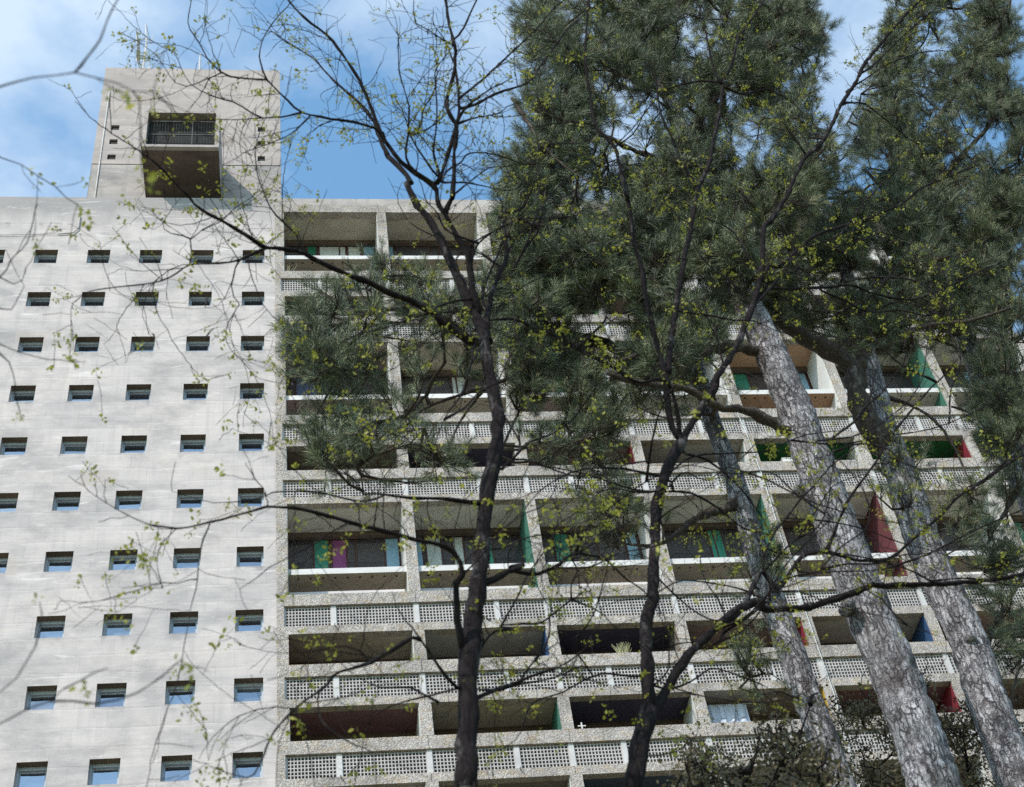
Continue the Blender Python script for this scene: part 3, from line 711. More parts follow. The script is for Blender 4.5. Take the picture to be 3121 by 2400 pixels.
# --- black locust in the middle
A = Tree(-30.2)
gA = at(1421, 2400, -30.2); 
A.trunk.tube([np.array([gA[0] + .1, -30.2, -.1]), np.array([gA[0] + .05, -30.2, 3]), gA], [.16, .12, 36 * mpp(gA)], 10)
mt = A.limb('d:995,1690 1000,1480 1008,1330 1020,1250 1036,1080 1058,950 1061,880 1043,790 1026,690 g:1310,2810 5:1570,800 1480,600 1400,430 1310,280 1210,160 1140,0 g:690,1530 610,1400 500,1300', 72, 16, .5, A.trunk, 12, .10, -30.2, .14)
SP = [  # spec, w0, w1, dY, twig density
 ('g:500,1300 430,1150 370,1000 300,900 200,800 60,680 0,620 1:2040,480 1880,380 1700,260', 15, 3, .5, 3),
 ('5:1740,1080 1690,900 1640,600 1520,380 1400,150 g:890,1560 780,1480 640,1370 560,1290 440,1100 340,850 260,660 180,540 80,400 0,300 1:1950,130 1830,-10', 26, 7, -1.6, 2.6),
 ('g:900,1540 700,1400 640,1280 660,1110 670,900 640,780 590,600 580,420', 13, 3, -.8, 3),
 ('g:660,1110 760,1050 790,900 880,750 890,580 1020,400', 9, 3, .5, 2.5),
 ('g:670,1115 760,1100 900,1010 1050,870', 8, 3, .3, 2.5),
 ('g:900,1500 960,1380 1000,1250 1040,1100 1055,1030', 14, 12, -.2, 1),
 ('g:900,1460 740,1230 680,1120', 8, 6, -.3, 1.5),
 ('g:920,1440 870,1250 890,1100 900,900 890,740 900,600', 10, 3, -.5, 3),
 ('g:900,1530 1000,1400 1100,1340 1160,1270 1300,1265 1450,1300 1560,1340', 9, 3, .8, 3),
 ('g:940,1510 1100,1510 1250,1530 1430,1570 1560,1560 1640,1440', 8, 3, .9, 3),
 ('5:1450,240 1530,80 g:1020,1650 1040,1500 1040,1350 1050,1200 1060,1050 980,900 990,780 1040,600 1050,400 1010,250 970,0 940,-120', 17, 9, -.9, 2),
 ('g:1060,1040 1080,900 1070,700 1050,550', 10, 7, .1, 1),
 ('g:1050,330 1130,220 1170,120 1230,0 1290,-120', 9, 4, -.3, 3),
 ('g:1080,900 1200,870 1400,770 1650,680 1750,550 1900,350 1960,260 2060,170 2168,70', 11, 4, 1.0, 2.6),
 ('g:1080,820 1200,720 1330,610 1530,420 1700,260 1900,30', 9, 4, .6, 2.6),
 ('g:1060,1030 1200,980 1400,940 1480,880', 8, 3, .4, 2.5),
 ('g:1040,380 900,300 830,250 720,190 710,130', 7, 3, -.6, 3),
 ('g:1050,1600 1200,1480 1330,1390 1450,1380', 7, 3, .6, 3),
 ('g:490,1210 420,1080 250,1020 0,980 1:1950,930 1850,850 1760,760 1660,660 1620,550 1600,460 1640,300 1760,130 1830,60', 13, 3, -1.0, 3),
 ('1:1660,660 1500,650 1350,630 1290,600 1180,500 1130,400 1060,290 1010,190 1040,0', 7, 3, -.5, 3),
 ('1:1290,600 1200,640 1010,715 900,680 820,560', 5, 2, -.2, 3.2),
 ('1:1950,930 1800,965 1620,975 1400,990 1200,990 1060,1010', 7, 2, -.4, 3),
 ('1:1620,975 1510,920 1400,850 1220,800 1050,710 980,620 900,440 800,390', 6, 2, -.5, 3),
 ('1:2010,970 1870,1100 1700,1180 1500,1250', 6, 3, -.3, 3),
 ('5:1690,1300 1480,1170 1300,1040 1000,900 700,770 450,660 270,570 190,550 0,530 2:1970,380 1900,350 1700,220 1460,90 1380,0 1:950,1560 780,1380 680,1300', 34, 6, -1.8, 1.6),
 ('2:1950,370 1730,470 1490,490 1390,495 1240,590 1100,635 820,665 650,695 560,760', 10, 3, -.6, 3),
 ('2:1400,490 1400,390 1395,310 1500,230 1570,190', 6, 2, -.2, 2),
 ('2:1400,310 1350,290 1230,260 1190,200 1250,100', 5, 2, .1, 2.5),
 ('2:1730,480 1700,620 1690,640 1720,760 1750,790 1680,900 1650,1010 1680,1110 1760,1190', 6, 2, .2, 2.6),
 ('2:1110,640 1130,760 1160,880 1220,960 1255,1050', 4, 2, .1, 2.6),
 ('5:250,540 230,430 130,330 30,230 1:1640,1600 1580,1420 1570,1250 1600,1100 1640,1000', 8, 2, -.3, 2.6),
 ('2:1500,230 1620,180 1720,80 1850,0', 5, 2, .3, 2.6),
 ('5:1700,1050 1300,1080 1000,1180 700,1260 500,1400', 6, 3, -1, 2),
 ('5:1720,1290 1500,1230 1350,1250 1100,1480 900,1600', 6, 2, -.9, 2.4),
 ('5:1690,1350 1670,1480 1620,1640 6:1590,60 1450,260 1370,480', 10, 3, -.7, 2.2),
 # second stem right of the trunk
 ('5:1790,1200 1820,1000 1900,750 1960,600 1940,300 1980,240 2090,200 2168,60', 22, 8, .8, 2),
 ('5:1800,1060 1760,900 1840,700 1930,480 1950,330', 12, 5, .5, 2.5),
 ('5:1960,600 2060,420 2168,330 e:120,300 500,280 620,270', 9, 3, .9, 2.6),
 ('5:1830,1130 2000,1120 2168,1170 e:250,1170 400,1230 600,1330 800,1430 1000,1540 1150,1680', 9, 4, 1.4, 1.6),
 # lower limbs
 ('6:1700,960 1450,920 1200,920 960,890 860,880 770,880 700,750 560,700', 20, 4, -.7, 2),
 ('6:960,890 860,930 720,940 440,880 210,860 0,870 3:2000,720 1850,780 1560,800', 8, 3, -.5, 2.4),
 ('7:1610,560 1555,300 1545,0 6:1550,1640 1595,1500 1500,1340 1250,1270 900,1180 680,1120 430,1050 230,1000 0,990 3:1980,825 1850,860 1700,900 1550,935 1320,985 1100,960', 26, 5, -1.6, 1.3),
 ('3:1550,940 1480,1080 1450,1280 1440,1400 1400,1550 4:1390,380 1350,600 1340,680', 6, 2, -.3, 2.0),
 ('3:1440,1330 1330,1390 1200,1380 1000,1440', 4, 2, -.3, 2.0),
 ('3:1320,985 1220,1050 1150,1180 1160,1330', 4, 2, -.2, 2.0),
 ('6:680,1110 500,1210 330,1320 0,1490', 7, 3, -.4, 2),
 ('6:740,940 740,1060 760,1180', 6, 3, -.1, 1.5),
 ('6:430,880 220,850 220,1000', 6, 3, -.1, 1.5),
 ('6:1840,1600 1950,1530 2100,1480 b:60,1500 180,1540 330,1540 480,1480 620,1380 850,1410 960,1500', 24, 7, .9, 2.0),
 ('b:0,1340 250,1240 500,1210 620,1200', 7, 3, .5, 2.4),
 ('b:620,1390 780,1290 950,1180 1150,1080 1290,1000', 9, 3, .8, 2.4),
 ('7:1530,850 1400,680 1280,500 1180,360', 15, 6, -.5, 1),
 ('7:1210,430 1000,560 780,670 560,740 450,860 250,1000 100,1150 0,1290 4:1960,1330 1880,1480', 17, 5, -.9, 1.6),
 ('7:800,600 720,540 600,515 450,540 300,650', 7, 3, -.4, 2.6),
 ('7:400,920 430,1120 530,1220 680,1320 850,1400 890,1680', 6, 3, -.5, 2),
 ('7:180,1080 80,1330 60,1680', 5, 2, -.3, 1.6),
 ('7:1710,940 1880,870 2060,820 8:0,880 160,830 350,800 500,760 640,690', 18, 5, .8, 2),
 ('8:160,830 250,690 380,560 480,490', 9, 3, .4, 2),
 ('7:1400,980 1350,1120 8:-300,980', 4, 2, .2, 1.5),
 ('7:1700,620 1850,400 2060,380 8:0,350 200,330 350,320 560,160 600,130', 9, 6, .8, 2),
 ('8:600,130 700,170 850,240 960,360 1100,450', 7, 3, .4, 2),
 ('8:600,130 600,0 b:650,1520 600,1400 610,1200', 7, 3, .3, 2),
]
for spec, w0, w1, dY, den in SP:
    Q = A.limb(spec, w0, w1, dY, n=7, wob=.16, seg=.10, power=.6); A.twigs(Q, den * 1.75, (.3, 1.0), .0052, .32, 2, .08, .12)
def tangle(T_, n, box, ln, w0):
    for _ in range(n):
        N = np.array(T_.uv); ok = np.where((N[:, 0] > box[0]) & (N[:, 0] < box[2]) & (N[:, 1] > box[1]) & (N[:, 1] < box[3]))[0]
        u, v = N[RNG.choice(ok)]; an = RNG.uniform(-2.9, .4); L1 = RNG.uniform(*ln); P = [(u, v)]; a2 = an
        for k_ in range(5):
            a2 += RNG.normal(0, .38); u += math.cos(a2) * L1 / 5; v += math.sin(a2) * L1 / 5 * .8; P.append((u, v))
        Q = T_.limb('p:' + ' '.join('%.0f,%.0f' % q for q in P), w0 * RNG.uniform(.7, 1.2), 2.5, RNG.normal(0, .9), n=6, wob=.15, seg=.11, power=.7)
        T_.twigs(Q, 1.9, (.25, .8), .0048, .26, 2, .1, .08)
tangle(A, 22, (1300, 700, 2100, 2350), (250, 620), 9)
locust('black_locust_tree', 'dark slender bare trunked locust tree with sparse yellow leaves in the middle', A, (gA[0], -30.2, 0))

# --- second locust to its right, forking low
Bt = Tree(-28.6)
gB = at(1933, 2420, -28.6)
Bt.trunk.tube([np.array([gB[0], -28.6, -.1]), np.array([gB[0], -28.6, 3]), gB], [.18, .14, 31 * mpp(gB)], 10)
Bt.limb('p:1933,2420 8:1140,1500 1180,1300 1220,1150 1240,1050', 66, 58, .1, Bt.trunk, 10, .1, -28.6, .14)
Bt.limb('8:1240,1050 1230,700 1220,300 1290,100 b:1270,1680 1290,1350 1300,1050 1350,800 1430,600 1520,450', 42, 32, .4, Bt.trunk, 10, .1, None, .14)
SPB = [
 ('b:1520,450 1440,350 1400,150 1390,0 e:1380,1600 1300,1300 1220,950 1180,700 1120,500 1090,250 1040,0 h:850,1650 800,1450 740,1220 590,1050 550,850 520,700 500,450 510,200 530,0', 26, 7, -1.2, 2.2),
 ('b:1520,450 1600,300 1720,100 1790,0 e:1780,1640 1960,1350 2080,1050 2168,750 f:20,390 100,280 250,50 i:220,1600 300,1420 370,1300 500,1180 600,1000 650,880 780,680 860,520 1000,350 1180,140 1320,0', 27, 9, 1.2, 1.6),
 ('e:1390,1560 1440,1200 1490,850 1540,600 1590,350 1640,50 h:1430,1550 1520,1350 1580,1050 1620,850 1640,680 1720,500 1760,330 1900,120 1980,0', 24, 7, .6, 2.2),
 ('h:1610,690 1550,530 1500,300 1450,80 1380,0', 9, 4, -.4, 2.2),
 ('h:1420,1540 1300,1350 1220,1150 1120,930 1080,650 1000,500', 12, 4, -.7, 2.4),
 ('h:1620,680 1450,670 1300,700 1130,770 900,1050 740,1210', 7, 3, .5, 2),
 ('h:1640,720 1800,780 2000,740 2168,820', 8, 3, .5, 2.4),
 ('h:740,1220 900,1100 1000,900', 6, 3, -.3, 2.4),
 ('h:580,1040 430,1010 200,1030 90,1050', 6, 3, -.4, 2.4),
 ('h:600,1380 850,1360 980,1370', 5, 3, .3, 2.4),
 ('i:650,880 720,850 850,860 940,920 1100,1050 1220,1150', 9, 3, .7, 2.4),
 ('i:830,600 900,560 1000,470 1170,300 1400,100', 7, 3, .4, 3),
 ('i:700,760 880,640 1050,530 1300,440 1500,420', 6, 3, .4, 3),
 ('i:370,1280 240,1090 180,960', 8, 3, -.3, 2.4),
 ('i:400,1260 350,1130 300,1080', 6, 3, .3, 2.4),
 ('f:0,800 60,690 150,680 330,530 450,430 620,370 880,290 1170,160 1300,50 i:1500,1480 1700,1400', 17, 5, 1.0, 2.2),
 ('e:1960,1350 f:0,910 250,870 500,860 760,840 900,900 1230,960 1500,870 1800,730 2000,640', 14, 4, 1.2, 2.2),
 ('f:480,880 700,970 880,1060 1150,1050 1400,1090 1600,1020', 8, 3, .7, 2.4),
 ('f:330,540 560,540 720,490 900,460', 6, 3, .5, 2.4),
 ('b:1520,450 e:1400,1650 1150,1640 900,1500 700,1400 500,1290', 16, 5, -1.2, 2.0),
 ('b:1440,800 1300,860 1150,870 960,840 850,860', 10, 4, -.5, 2.2),
 ('b:1420,860 1560,870 1700,930 1850,1030 2010,1160 2150,1200', 12, 4, .6, 1.8),
 ('b:1540,550 1700,590 1850,700 1980,820 2080,940', 11, 5, .5, 1.6),
 ('b:1540,700 1700,770 1850,690 2000,590 2120,470', 6, 3, .5, 2),
 ('b:1290,1120 1400,1030 1500,980', 8, 4, -.4, 1.5),
 ('8:1240,1080 1400,850 1560,600 1760,400 1920,250 2168,140 a:0,210 150,205 400,190 650,110 900,20 c:900,1640 1300,1630 1600,1620 1900,1590 2168,1550', 38, 14, 1.8, 1.2),
 ('8:1860,330 2000,220 b:2168,1530 c:130,1670 250,1520 350,1390 560,1370 800,1430 1050,1420 1240,1270 1480,1060 1640,900 1900,720 2168,480', 20, 6, 1.2, 1.4),
 ('c:20,1400 130,1180 330,930 450,800 580,650 700,560', 10, 4, .4, 1.6),
 ('c:560,1310 720,940 960,600 1100,370 1380,30 f:1500,1600', 13, 5, .6, 1.4),
 ('c:250,1500 400,1540 550,1500 700,1560', 7, 3, .2, 2),
 ('c:1060,1400 1030,1550 1000,1660', 7, 3, .2, 1.5),
 ('8:1190,760 1050,760 880,740 700,800 520,900 350,950 250,1020 200,1180', 9, 4, -.8, 1.5),
 ('8:1250,830 1400,870 1600,800 1750,700 1900,730 2168,830', 10, 4, .6, 1.8),
 ('8:1200,480 1400,520 1500,490 1700,480 1780,495', 8, 3, .5, 1.8),
 ('8:1240,1420 1450,1390 1600,1290', 8, 3, .4, 1.6),
]
for spec, w0, w1, dY, den in SPB:
    Q = Bt.limb(spec, w0, w1, dY, n=7, wob=.15, seg=.11, power=.6); Bt.twigs(Q, den * 1.9, (.3, 1.0), .0055, .46, 2, .08, .1)
tangle(Bt, 24, (1500, 850, 2500, 2350), (260, 680), 8)
tangle(Bt, 24, (2250, 900, 3100, 2000), (300, 760), 8)
locust('black_locust_tree', 'thinner locust tree forking in a V before the pine trunks', Bt, (gB[0], -28.6, 0))

# --- tree whose branches reach in, close and out of focus, at the left edge
Ct = Tree(-37.)
cx, cy = -.9, -37.3
top = np.array([cx, cy, 9.5])
Ct.trunk.tube([np.array([cx, cy, -.1]), np.array([cx + .05, cy, 2]), np.array([cx - .05, cy + .05, 5.]), np.array([cx + .1, cy + .1, 7.5]), top], [.15, .12, .10, .07, .04], 9)
for q in np.linspace(0, 1, 20): Ct.nodes.append(np.array([cx, cy, 1 + 8 * q])); d = RR @ (Ct.nodes[-1] - CAM); Ct.uv.append((CX + FPX * d[0] / d[2], CY + FPX * d[1] / d[2]))
SPC = [('p:-420,420 -200,320 0,264 110,235 200,229 1:90,600 300,660 430,690 600,770 740,765 830,850 900,930', 9, 3, -36.6, 3.),
       ('1:90,600 170,480 280,340 340,180 400,50 430,0', 8, 4, None, 3.),
       ('1:600,770 610,900 620,1050', 6, 4, None, 2),
       ('p:-300,2340 -120,2260 0,2207 74,2166 4:300,960 420,920 470,850', 8, 3, -34.4, 2.),
       ('4:430,925 660,960 800,945 950,910 1080,840 1140,800', 8, 4, None, 2.),
       ('p:-200,2200 0,2108 4:100,800 200,640 265,530', 5, 2, -34.4, 2.),
       ('p:-180,960 0,846 2:80,460 190,350 230,230', 6, 3, -33.6, 3.), ('2:0,590 70,635 150,630 180,560', 4, 2, -33.6, 2.4),
       ('2:0,820 80,830 130,740', 4, 2, -33.6, 2.4), ('2:0,1150 60,1200 100,1310 110,1370', 5, 2, -33.6, 2.4), ('2:0,1080 150,1140 340,1190', 4, 2, -33.6, 2.4), ('p:0,480 60,500 120,540 170,570', 4, 2, -34.5, 3.)]
for spec, w0, w1, Y0, den in SPC:
    Q = Ct.limb(spec, w0, w1, .1, n=7, wob=.12, seg=.08, Y0=Y0); Ct.twigs(Q, den * .55, (.07, .16), .003, .3, 1, .1, .1)
    if Y0 is not None:
        p = Q[0, :3]; z = max(2., min(9., p[2] - .6)); Ct.lat.tube([np.array([cx, cy, z]), (np.array([cx, cy, z]) + p) / 2 + np.array([0, 0, .12]), p], [.045, .03, Q[0, 3]], 7)
tC = locust('young_locust_tree', 'locust tree at the left edge whose close blurred branches hang in', Ct, (cx, cy, 0))

# ------------------------------------------------------------------ pines
class Pine(Tree):
    def __init__(s, Y): Tree.__init__(s, Y); s.tufts = []; s.cones = []
    def crown(s, poly, nb, yr, per=(7, 13), size=1.0, thr=-.35, seed=1, rad=.5, limbs=None):
        nb = int(nb * 2.3); size *= 1.12
        P = np.array(px_(poly)); lo, hi = P.min(0), P.max(0); got = 0
        while got < nb:
            u, v = RNG.uniform(lo[0], hi[0], 400), RNG.uniform(lo[1], hi[1], 400)
            ok = inpoly(u, v, P) & (nz(u, v, .014, seed) + .6 * nz(u, v, .04, seed + 50) + RNG.normal(0, .12, 400) > thr + .22)
            for x, y in zip(u[ok], v[ok]):
                if got >= nb: break
                got += 1; e = at(x, y, RNG.uniform(*yr)); s.bough(e, int(RNG.integers(*per)), size, rad)
    def bough(s, e, n, size, rad):
        N = np.array(s.nodes); dd = np.linalg.norm(N - e, axis=1) + np.maximum(0, N[:, 2] - e[2]) * .7; i = int(np.argmin(dd)); a = N[i]
        L_ = np.linalg.norm(e - a); md = (a + e) / 2 + np.array([RNG.normal(0, .12), RNG.normal(0, .12), -.10 * L_]) ; r0 = .015 + .013 * min(L_, 3)
        C = smooth_path(np.array([a, md, e]), max(4, int(L_ / .22))); C[1:-1] += RNG.normal(0, .035, (len(C) - 2, 3))
        s.lat.tube(C, np.linspace(r0, .008, len(C)), 5, cap=False, wob=.25)
        if RNG.random() < .5:
            for c in C[1::3]: s.nodes.append(c); d = RR @ (c - CAM); s.uv.append((CX + FPX * d[0] / d[2], CY + FPX * d[1] / d[2]))
        dirn = (C[-1] - C[-2]); dirn /= np.linalg.norm(dirn) + 1e-9
        s.tufts.append((e, dirn * .6 + np.array([0, 0, .5]), size))
        for k in range(n):
            b = C[int(len(C) * RNG.uniform(.55, 1)) - 1]; d = RNG.normal(size=3) + dirn * .7 + np.array([0, 0, .45]); d /= np.linalg.norm(d)
            q = b + d * RNG.uniform(.18, rad); s.lat.tube([b, (b + q) / 2 + RNG.normal(0, .02, 3) - np.array([0, 0, .02]), q], [.009, .007, .005], 4, cap=False)
            s.tufts.append((q, d * .8 + np.array([0, 0, .35]), size * RNG.uniform(.7, 1.2)))
            if RNG.random() < .02: s.cones.append(b + RNG.normal(0, .03, 3))
    def finish(s, name, label, base, nn=42):
        t = thing(name, label, 'tree', tuple(base), 'pine trees in front of the building'); off = np.array(base)
        def sub(mb, nm, mt, sm=True):
            if mb.v: mb.v = [tuple(np.array(v) - off) for v in mb.v]; return mb.build(nm, mt, t, sm)
        sub(s.trunk, 'trunk', PB); sub(s.lat, 'branches', PBD)
        P = np.array([x[0] for x in s.tufts]); Dr = np.array([x[1] for x in s.tufts]); S = np.array([x[2] for x in s.tufts]); Dr /= np.linalg.norm(Dr, axis=1)[:, None]
        T = len(P); r = RNG.normal(size=(T, nn, 3)); r /= np.linalg.norm(r, axis=2)[:, :, None]
        ax = RNG.uniform(-.13, .03, (T, nn, 1)) * S[:, None, None]
        st = P[:, None] + Dr[:, None] * ax; dn = Dr[:, None] * RNG.uniform(.45, 1.25, (T, nn, 1)) + r * .62; dn /= np.linalg.norm(dn, axis=2)[:, :, None]
        ln = RNG.uniform(.11, .215, (T, nn, 1)) * S[:, None, None]; sd = np.cross(dn, RNG.normal(size=(T, nn, 3))); sd /= np.linalg.norm(sd, axis=2)[:, :, None] + 1e-9
        wd = .0026; droop = np.array([0, 0, -1.]) * ln * RNG.uniform(0, .25, (T, nn, 1)); en = st + dn * ln + droop; mid = st + dn * ln * .5
        V = np.stack([st, mid + sd * wd, en, mid - sd * wd], axis=2).reshape(-1, 3)
        F = np.arange(len(V)).reshape(-1, 4); mesh('crown', V - off, F, NEED, t)
        bm = MB()
        for p, d, q in s.tufts:
            if RNG.random() < .13: d = d / np.linalg.norm(d); bm.tube([p, p + d * .035, p + d * .06], [.007, .008, .002], 5)
        sub(bm, 'buds', BUD)['kind'] = 'stuff'
        if s.cones:
            cm = MB(); h = .065
            cm.tube([np.array([0, 0, 0]), np.array([0, 0, -h * .3]), np.array([0, 0, -h * .7]), np.array([0, 0, -h * 1.1])], [.012, .034, .027, .006], 7, wob=.5)
            o0 = None
            for c in s.cones[:26]:
                if o0 is None: o0 = cm.build('cone', CONEM, t, True); o0.location = c - off
                else: o1 = link('cone', o0.data, t, tuple(c - off)); o1.rotation_euler = (RNG.uniform(-.5, .5), RNG.uniform(-.5, .5), RNG.uniform(0, 6))
        return t
    def stem(s, Y, pts, X, mb=None):
        """trunk from photo pixels with widths, continued straight down to the ground"""
        P = []
        for u, v, w_ in pts: p = at(u, v, Y); P.append([*p, .5 * w_ * mpp(p)])
        P = np.array(P); st_ = P[0] - P[1]; st_ *= .8 / np.linalg.norm(st_[:3]); st_[3] = .004; P = np.vstack([P[0] + st_ * 2, P[0] + st_, P]); b = P[0].copy(); b0 = b.copy(); b0[2] = -.2; b0[3] *= 1.35; b1 = b.copy(); b1[2] *= .55; b1[3] *= 1.12
        Q = smooth_path(np.vstack([b0, b1, P]), int((P[-1, 2] + .2) / .10))
        Q[:, :3] += RNG.normal(0, 1, (len(Q), 3)) * Q[:, 3:4] * .03
        s.trunk.tube(Q[:, :3], Q[:, 3] * (1 + RNG.normal(0, .02, len(Q))), 26, wob=.085)
        for q in Q[len(Q) // 3:]:
            s.nodes.append(q[:3]); d = RR @ (q[:3] - CAM); s.uv.append((CX + FPX * d[0] / d[2], CY + FPX * d[1] / d[2]))
        return Q
def knot(s, u, v, Y, r):
    p = at(u, v, Y); s.trunk.tube([p + np.array([0, .12, 0]), p + np.array([-.03, -.12, -.03])], [r * 1.3, r], 10, wob=.15)

# pine with the wide trunk in the middle of the group
P2 = Pine(-23.5)
P2.stem(-23.5, [(2850, 2400, 158), (2770, 2167, 148), (2660, 1891, 140), (2571, 1660, 134), (2484, 1420, 116), (2410, 1217, 104), (2348, 1077, 96), (2280, 930, 84), (2215, 760, 72), (2140, 560, 58), (2040, 300, 42), (1960, 40, 26), (1920, -150, 12)], 0)
knot(P2, 2586, 1845, -23.75, .09); knot(P2, 2440, 1485, -23.75, .08)
for spec, w0, w1, dY, n in [('p:2445,1330 c:110,310 0,240 b:2000,190 1800,160 1600,40 1450,0 e:1100,1640 900,1560', 50, 14, -1.0, 8), ('e:2200,1400 2000,1350 1750,1380 1550,1480 1350,1470 1180,1420 1000,1460', 44, 14, -.8, 8),
        ('p:2240,850 2100,790 1900,740 1700,700 1520,660', 40, 10, -1.2, 8), ('p:2215,760 2330,640 2450,520 2540,420', 36, 8, -.8, 7), ('p:2140,560 1980,480 1800,400 1640,340', 32, 8, -1.0, 7),
        ('p:2090,420 2200,280 2330,150 2440,60', 28, 6, -.6, 7), ('p:2040,300 1880,200 1750,60', 24, 6, -.6, 7), ('h:1150,180 1250,80 1340,0 1420,-60', 36, 30, -.3, 8), ('p:1560,300 1680,470 1800,560', 16, 6, -.4, 6)]:
    P2.limb(spec, w0 * .85, w1, dY, n=n, wob=.2, seg=.13, power=.6)
P2.crown('d:1115,0 1080,120 1040,230 1050,330 1090,430 1060,520 1130,600 1300,640 1500,610 1680,560 1790,420 1800,330 1780,230 1790,130 1745,40 1735,0 1700,-40 1150,-40', 250, (-24.6, -21.9), (9, 15), 1.1, -.42, 3)
P2.crown('d:1380,330 1720,300 1760,480 1700,560 1500,610 1360,560', 45, (-24.3, -22.2), (9, 14), 1.1, -.5, 5)
P2.crown('d:1060,400 1300,380 1500,420 1480,600 1300,650 1100,610', 45, (-24.4, -22.2), (9, 14), 1.1, -.9, 6)
P2.crown('d:1130,0 1300,-20 1500,-20 1720,0 1760,120 1600,200 1300,220 1100,180', 45, (-24.4, -22.2), (9, 14), 1.1, -.9, 7)
P2.finish('pine_tree', 'pine with the widest pale plated trunk, its dense crown reaching the top of the photo', (at(2850, 2400, -23.5)[0], -23.5, 0), 86)

# leftmost pine, its long limb drooping in front of the loggias
P1 = Pine(-22.0)
P1.stem(-22.0, [(2560, 2400, 94), (2416, 2001, 86), (2330, 1760, 76), (2248, 1494, 62), (2190, 1340, 54), (2162, 1254, 52), (2120, 1113, 48), (2060, 940, 42), (1980, 720, 32), (1900, 480, 20)], 0)
for spec, w0, w1, dY, n in [('p:2145,1180 2060,1120 1950,1085 1820,1040 1700,1010 1540,950 1400,940 1300,935 1180,945 1090,968 1010,1000 979,1018 967,1077 945,1165', 40, 7, -2.4, 8),
        ('p:1820,1040 1640,1120 1480,1180 1330,1230 1200,1300', 22, 6, -1.2, 7), ('b:1930,980 1780,1030 1620,1090 1500,1190 1380,1280 1200,1310 1020,1290', 34, 6, -.8, 7), ('p:1400,940 1290,850 1180,840', 14, 5, -.4, 6),
        ('p:1180,945 1060,1060 1010,1180 960,1270', 12, 5, -.3, 6), ('p:1640,1120 1560,1300 1500,1440', 14, 5, -.5, 6), ('6:1280,80 1120,240 850,300 700,350 720,470 780,860', 14, 5, -.3, 6),
        ('p:2060,940 1900,860 1700,850', 22, 6, -.8, 7), ('p:1480,1180 1400,1290 1360,1400', 12, 4, -.2, 6), ('p:1950,1085 1840,1180 1760,1260 1730,1350', 20, 5, -.5, 6)]:
    P1.limb(spec, w0, w1, dY, n=n, wob=.16, seg=.15)
P1.crown('d:600,665 640,620 720,580 800,560 900,575 960,610 1000,660 1010,760 960,830 900,860 790,850 740,830 640,810 600,790 625,720', 27, (-24.9, -23.2), (8, 13), 1.1, -.5, 8)
P1.crown('d:630,900 760,850 900,850 930,900 830,960 700,990 640,960', 10, (-24.9, -23.4), (7, 12), 1.0, -.4, 9)
P1.crown('d:1060,560 1180,560 1400,620 1560,640 1500,760 1380,800 1220,800 1080,780 1050,680', 66, (-24.4, -22), (8, 13), 1.1, -.45, 10)
P1.crown('d:1080,790 1300,800 1450,860 1300,960 1200,1000 1090,900', 22, (-24, -22.4), (6, 10), 1.0, -.2, 12)
P1.crown('d:1180,1010 1320,1000 1390,1080 1320,1180 1230,1120', 7, (-23.4, -22.4), (5, 9), .95, -.3, 13)
P1.crown('d:700,1010 880,990 960,940 1000,1000 800,1060', 3, (-24.4, -23.4), (5, 9), .9, -.4, 14)
P1.crown('d:1480,1400 1620,1330 1690,1470 1600,1560 1470,1500', 3, (-23, -22.2), (5, 9), .9, -.4, 15)
P1.crown('d:1560,1180 1680,1120 1700,1240 1600,1290', 3, (-22.8, -22.2), (4, 7), .9, -.4, 16)
P1.finish('pine_tree', 'leftmost pine with the thinnest pale trunk, a long low limb across the loggias', (at(2560, 2400, -22.)[0], -22.0, 0), 86)

# third pine: trunk forks into a dark limb leaning left and a pale stem
P3 = Pine(-21.2)
P3.stem(-21.2, [(3110, 2400, 132), (3016, 2149, 122), (2940, 1928, 112), (2831, 1697, 112), (2770, 1512, 98), (2730, 1400, 92), (2705, 1310, 60), (2680, 1200, 52), (2650, 1090, 46), (2600, 900, 38), (2520, 640, 28), (2440, 380, 16)], 0)
P3.limb('p:2725,1390 c:980,430 900,330 830,200 790,60 f:790,1640 760,1520 640,1420 450,1310 250,1200 120,1060 -100,900', 82, 34, -.5, n=10, wob=.12, seg=.15)
knot(P3, 2957, 1945, -21.45, .085); knot(P3, 2730, 1385, -21.5, .1)
for spec, w0, w1, dY, n in [('p:2600,900 2780,820 2960,760', 20, 6, -.6, 6), ('f:800,1560 850,1300 900,1100 950,900', 44, 20, .3, 8), ('p:2520,640 2400,560 2300,520', 20, 6, -.5, 6), ('p:2650,1090 2800,1000 2950,980 3080,940', 24, 7, -.5, 6), ('p:2330,920 2200,830 2080,800', 26, 8, -.6, 6), ('p:2680,1200 2820,1260 2900,1350 2960,1480', 14, 5, -.5, 6)]:
    P3.limb(spec, w0, w1, dY, n=n, wob=.16, seg=.16)
P3.crown('d:1500,590 1700,520 1800,430 1830,300 1900,330 1960,420 2000,560 1960,680 1800,720 1620,690 1500,650', 115, (-21.9, -19.5), (8, 12), 1.05, -.35, 21)
P3.crown('d:1620,640 1800,640 1980,640 2100,700 1900,760 1760,740', 26, (-20.9, -19.6), (6, 10), 1.0, -.2, 22)
P3.crown('d:1850,1000 2000,960 2110,1030 2080,1180 1950,1120 1880,1080', 7, (-21.9, -21.2), (4, 8), .9, -.3, 23)
P3.finish('pine_tree', 'pine with trunk forking into a dark left limb and a pale stem', (at(3110, 2400, -21.2)[0], -21.2, 0), 82)

